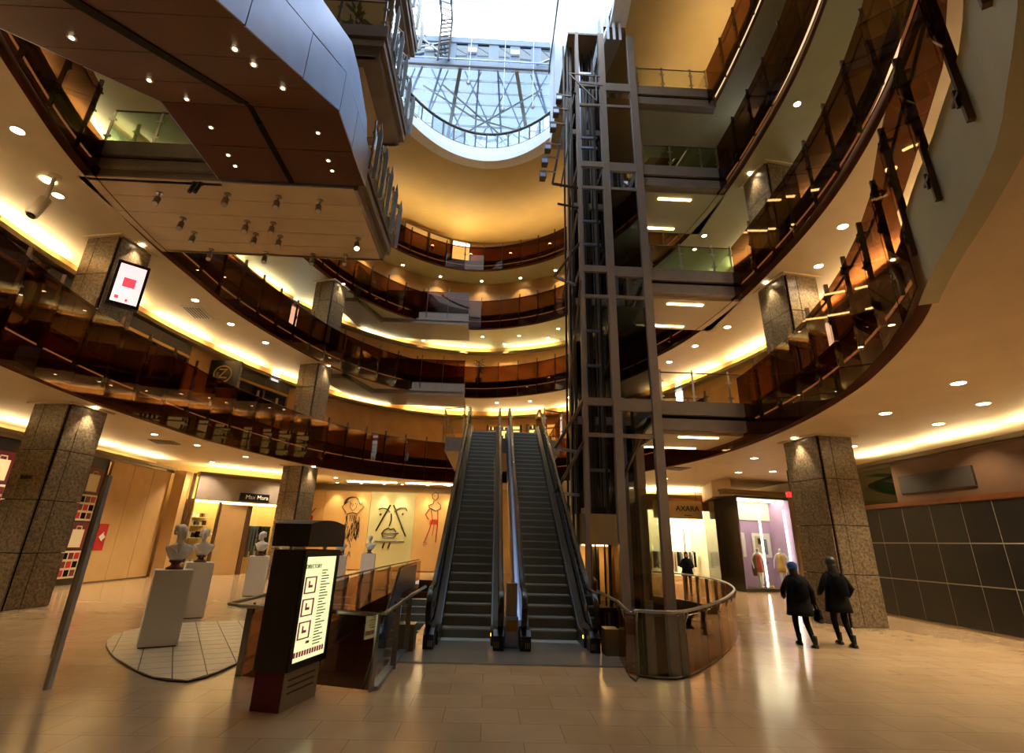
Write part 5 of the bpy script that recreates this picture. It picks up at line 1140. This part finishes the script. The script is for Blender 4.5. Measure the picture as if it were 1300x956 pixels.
# ------------------------------------------------------------------ people and mannequins
def human(name, height, pose, mats, sub=2):
    k = height / 1.72; J = pose
    names = list(J); vid = {n: i for i, n in enumerate(names)}
    vs = [tuple(c * k for c in J[n][0]) for n in names]; rs = [J[n][1] * k if not isinstance(J[n][1], tuple) else tuple(r * k for r in J[n][1]) for n in names]
    ed = [(vid[n], vid[J[n][2]]) for n in names if J[n][2]]
    return skin_mesh(name, vs, ed, rs, mats, sub, 0)
def base_pose(lf=(.09, .25, .04), rf=(-.09, -.3, .10), lk=(.10, .12, .50), rk=(-.10, -.02, .48), lh=(.30, .12, .82), rh=(-.30, -.05, .80), le=(.28, -.02, 1.10), re=(-.28, -.06, 1.10), head=(0, .03, 1.60)):
    p = {'pelvis': ((0, 0, .95), (.15, .11), None), 'waist': ((0, 0, 1.10), (.125, .095), 'pelvis'), 'chest': ((0, .0, 1.30), (.15, .10), 'waist'), 'neckbase': ((0, .0, 1.43), (.075, .065), 'chest'),
         'neck': ((0, .01, 1.49), .05, 'neckbase'), 'headlow': ((head[0], head[1], head[2] - .03), (.07, .085), 'neck'), 'headtop': ((head[0], head[1] - .01, head[2] + .07), (.075, .09), 'headlow')}
    for s, f, kn, h, e in ((1, lf, lk, lh, le), (-1, rf, rk, rh, re)):
        n = 'l' if s > 0 else 'r'
        p[n + 'hip'] = ((s * .09, 0, .88), .09, 'pelvis'); p[n + 'knee'] = (kn, .072, n + 'hip'); p[n + 'ankle'] = ((f[0], f[1], f[2] + .05), .046, n + 'knee'); p[n + 'toe'] = ((f[0] + s * .01, f[1] + .15, f[2] + .0), .032, n + 'ankle')
        p[n + 'shoulder'] = ((s * .17, 0, 1.39), .06, 'neckbase'); p[n + 'elbow'] = (e, .042, n + 'shoulder'); p[n + 'wrist'] = (h, .028, n + 'elbow')
        d = Vector(h) - Vector(e); d.normalize(); q = Vector(h) + d * .08; p[n + 'palm'] = (tuple(q), .03, n + 'wrist')
        for i in range(4):
            tip = q + d * (.075 - .01 * abs(i - 1.5)) + Vector((0, (i - 1.5) * .02, 0)); p[f'{n}finger{i}'] = (tuple(tip), .0095, n + 'palm')
        tb = Vector(h) + d * .05 + Vector((-s * .01, .045, 0)); p[n + 'thumb'] = (tuple(tb), .010, n + 'wrist')
    return p
def person(x, y, rz, height, label, pose, coat, hat, bag, boots=True):
    t = thing('person', label, 'person', (x, y, 0), None, rz); k = height / 1.72
    me = human('body', height, pose, 'cloth_black'); b = bpy.data.objects.new('body', me); COL.objects.link(b); b.parent = t
    zmin = min(v.co.z for v in me.vertices); 
    for v in me.vertices: v.co.z -= zmin
    def pt(nm, m, mt, sm=True): o = bpy.data.objects.new(nm, m.mesh(nm, mt, sm)); COL.objects.link(o); o.parent = t; o.scale = (k, k, k); return o
    w, L = coat
    m = MB(); m.loft([(0, -.01, L, .25 * w, .20 * w), (0, -.01, L + .12, .235 * w, .185 * w), (0, 0, .95, .21 * w, .165 * w), (0, 0, 1.12, .19 * w, .15 * w), (0, 0, 1.30, .215 * w, .15 * w), (0, 0, 1.41, .19 * w, .115 * w), (0, 0, 1.47, .10, .09), (0, .0, 1.51, .085, .085)], 20); pt('coat', m, 'cloth_black')
    for s, n in ((1, 'l'), (-1, 'r')):
        a, e, h = (Vector(pose[n + q][0]) for q in ('shoulder', 'elbow', 'wrist')); m = MB(); m.tube([a + Vector((-s * .03, 0, .01)), a.lerp(e, .4), e, e.lerp(h, .5), h], .07, 10, rs=[.085, .078, .068, .06, .055]); pt('sleeve', m, 'cloth_black')
        f = Vector(pose[n + 'ankle'][0]); m = MB(); m.tube([f + Vector((0, -.02, .2)), f + Vector((0, -.01, .06)), f + Vector((0, .0, .02))], .055, 10, rs=[.052, .05, .055]); m.tube([f + Vector((0, -.07, -.02)), f + Vector((0, .06, -.02)), f + Vector((0, .15, -.03))], .045, 10, rs=[.045, .047, .035]); pt('boot', m, 'black')
    hd = Vector(pose['headtop'][0]); m = MB(); ball(m, (hd.x, hd.y - .02, hd.z - .02), .098, .112, .12); m.loft([(hd.x, hd.y - .05, hd.z - .22, .085, .06), (hd.x, hd.y - .04, hd.z - .1, .098, .085), (hd.x, hd.y - .03, hd.z, .098, .1)], 14); pt('hair', m, 'hair')
    m = MB(); ball(m, (hd.x, hd.y + .085, hd.z - .07), .016, .02, .03, 8, 5); pt('nose', m, 'skin')
    m = MB(); ball(m, (hd.x, hd.y + .045, hd.z - .05), .068, .06, .095, 12, 8); pt('face', m, 'skin')
    if hat:
        m = MB(); m.loft([(hd.x, hd.y - .015, hd.z - .03, .105, .118), (hd.x, hd.y - .015, hd.z + .04, .108, .122), (hd.x, hd.y - .015, hd.z + .09, .09, .1), (hd.x, hd.y - .015, hd.z + .125, .05, .055), (hd.x, hd.y - .015, hd.z + .135, .01, .01)], 16); pt('hat', m, hat)
    if bag == 'backpack':
        m = MB(); m.loft([(0, -.22, 1.0, .15, .09), (0, -.23, 1.05, .16, .1), (0, -.22, 1.25, .155, .095), (0, -.2, 1.38, .11, .07), (0, -.19, 1.41, .04, .03)], 14); pt('backpack', m, 'cloth_black2')
        for s in (-1, 1): pt('strap', MB().tube([(s * .11, -.15, 1.40), (s * .12, .02, 1.47), (s * .12, .14, 1.35)], .02, 6), 'cloth_black2')
    elif bag == 'handbag':
        h = Vector(pose['rwrist'][0]) if False else Vector(pose['lwrist'][0]); m = MB(); m.loft([(h.x + .05, h.y, h.z - .38, .07, .15), (h.x + .05, h.y, h.z - .34, .085, .17), (h.x + .05, h.y, h.z - .12, .06, .14), (h.x + .05, h.y, h.z - .1, .03, .1)], 12); pt('handbag', m, 'black_gloss')
        pt('bag_handle', MB().tube([(h.x + .05, h.y - .08, h.z - .12), (h.x + .03, h.y - .05, h.z + .02), (h.x + .03, h.y + .05, h.z + .02), (h.x + .05, h.y + .08, h.z - .12)], .012, 6), 'black_gloss'); pt('clasp', MB().box(h.x + .12, h.x + .14, h.y - .02, h.y + .02, h.z - .22, h.z - .19), 'steel')
        m = MB(); m.loft([(0, -.20, .98, .16, .08), (0, -.22, 1.1, .17, .1), (0, -.2, 1.3, .15, .08), (0, -.17, 1.38, .08, .04)], 14); pt('backpack', m, 'cloth_black2')
    return t
# local axes: +y is walking direction, +x is the walker's right seen from behind
pa = base_pose(lf=(.10, -.28, .0), lk=(.10, -.02, .47), rf=(-.05, .12, .0), rk=(-.08, .12, .48), lh=(.34, -.02, .86), le=(.31, -.06, 1.12), rh=(-.26, .14, 1.0), re=(-.34, -.04, 1.14), head=(-.02, .04, 1.57))
person(7.02, 12.85, -.05, 1.66, 'walker in a black coat with a blue cap and a handbag', pa, (1.22, .62), 'cloth_blue', 'handbag')
pb = base_pose(lf=(.08, -.22, .0), lk=(.10, .02, .47), rf=(.02, .2, .0), rk=(-.06, .16, .48), lh=(.30, .08, .98), le=(.31, -.08, 1.12), rh=(-.28, .16, 1.02), re=(-.33, -.06, 1.14), head=(.0, .04, 1.6))
person(7.98, 12.95, -.05, 1.76, 'walker in a black coat with a grey hat and a backpack', pb, (1.15, .66), 'charcoal', 'backpack')
pc = base_pose(lf=(.10, 0, .0), lk=(.10, .03, .48), rf=(-.10, .02, .0), rk=(-.10, .03, .48), lh=(.18, .22, 1.12), le=(.27, -.02, 1.12), rh=(-.18, .22, 1.12), re=(-.27, -.02, 1.12))
person(9.2, 26.0, 2.9, 1.70, 'dark haired person in a black coat facing out of the clothes shop', pc, (1.15, .72), None, None)
def mannequin(x, y, rz, label, dress, z=.15):
    t = thing('mannequin', label, 'mannequin', (x, y, z), None, rz)
    p = base_pose(lf=(.07, .08, .0), lk=(.08, .05, .5), rf=(-.08, -.04, .0), rk=(-.08, .02, .5), lh=(.34, .06, .92), le=(.30, -.05, 1.14), rh=(-.26, .16, .98), re=(-.3, -.02, 1.14))
    me = human('figure', 1.9, p, 'white', 1); zm = min(v.co.z for v in me.vertices)
    for v in me.vertices: v.co.z -= zm
    o = bpy.data.objects.new('figure', me); COL.objects.link(o); o.parent = t
    m = MB(); m.loft([(0, 0, .72, .24, .2), (0, 0, 1.0, .2, .16), (0, 0, 1.2, .15, .125), (0, 0, 1.4, .185, .14), (0, 0, 1.55, .15, .11)], 18); o = bpy.data.objects.new('dress', m.mesh('dress', dress, True)); COL.objects.link(o); o.parent = t
    m = MB().lathe([(.22, 0), (.22, .015)], 0, 0, 16); o = bpy.data.objects.new('base_disc', m.mesh('base_disc', 'steel')); COL.objects.link(o); o.parent = t
    return t
mq = mannequin(13.65, 28.2, PI + .2, 'white mannequin in a red dress with a black coat over one arm', 'dress_red')
o = bpy.data.objects.new('draped_coat', MB().loft([(.26, .0, .55, .07, .12), (.28, 0, .9, .1, .14), (.25, 0, 1.3, .08, .12), (.2, 0, 1.5, .05, .08)], 12).mesh('draped_coat', 'cloth_black', True)); COL.objects.link(o); o.parent = mq
mannequin(15.1, 28.7, PI - .3, 'white mannequin in a yellow patterned dress', 'dress_yellow')
t = thing('shoe_pair', 'pair of amber shoes on the floor of the lilac window', 'shoes', (14.1, 27.95, .15))
for dx in (0, .16): MB().loft([(14.0 + dx, 28.0, .15, .05, .12), (14.0 + dx, 28.0, .22, .045, .1), (14.0 + dx, 28.05, .28, .035, .05)], 10).build('shoe', 'dress_yellow', t, True)
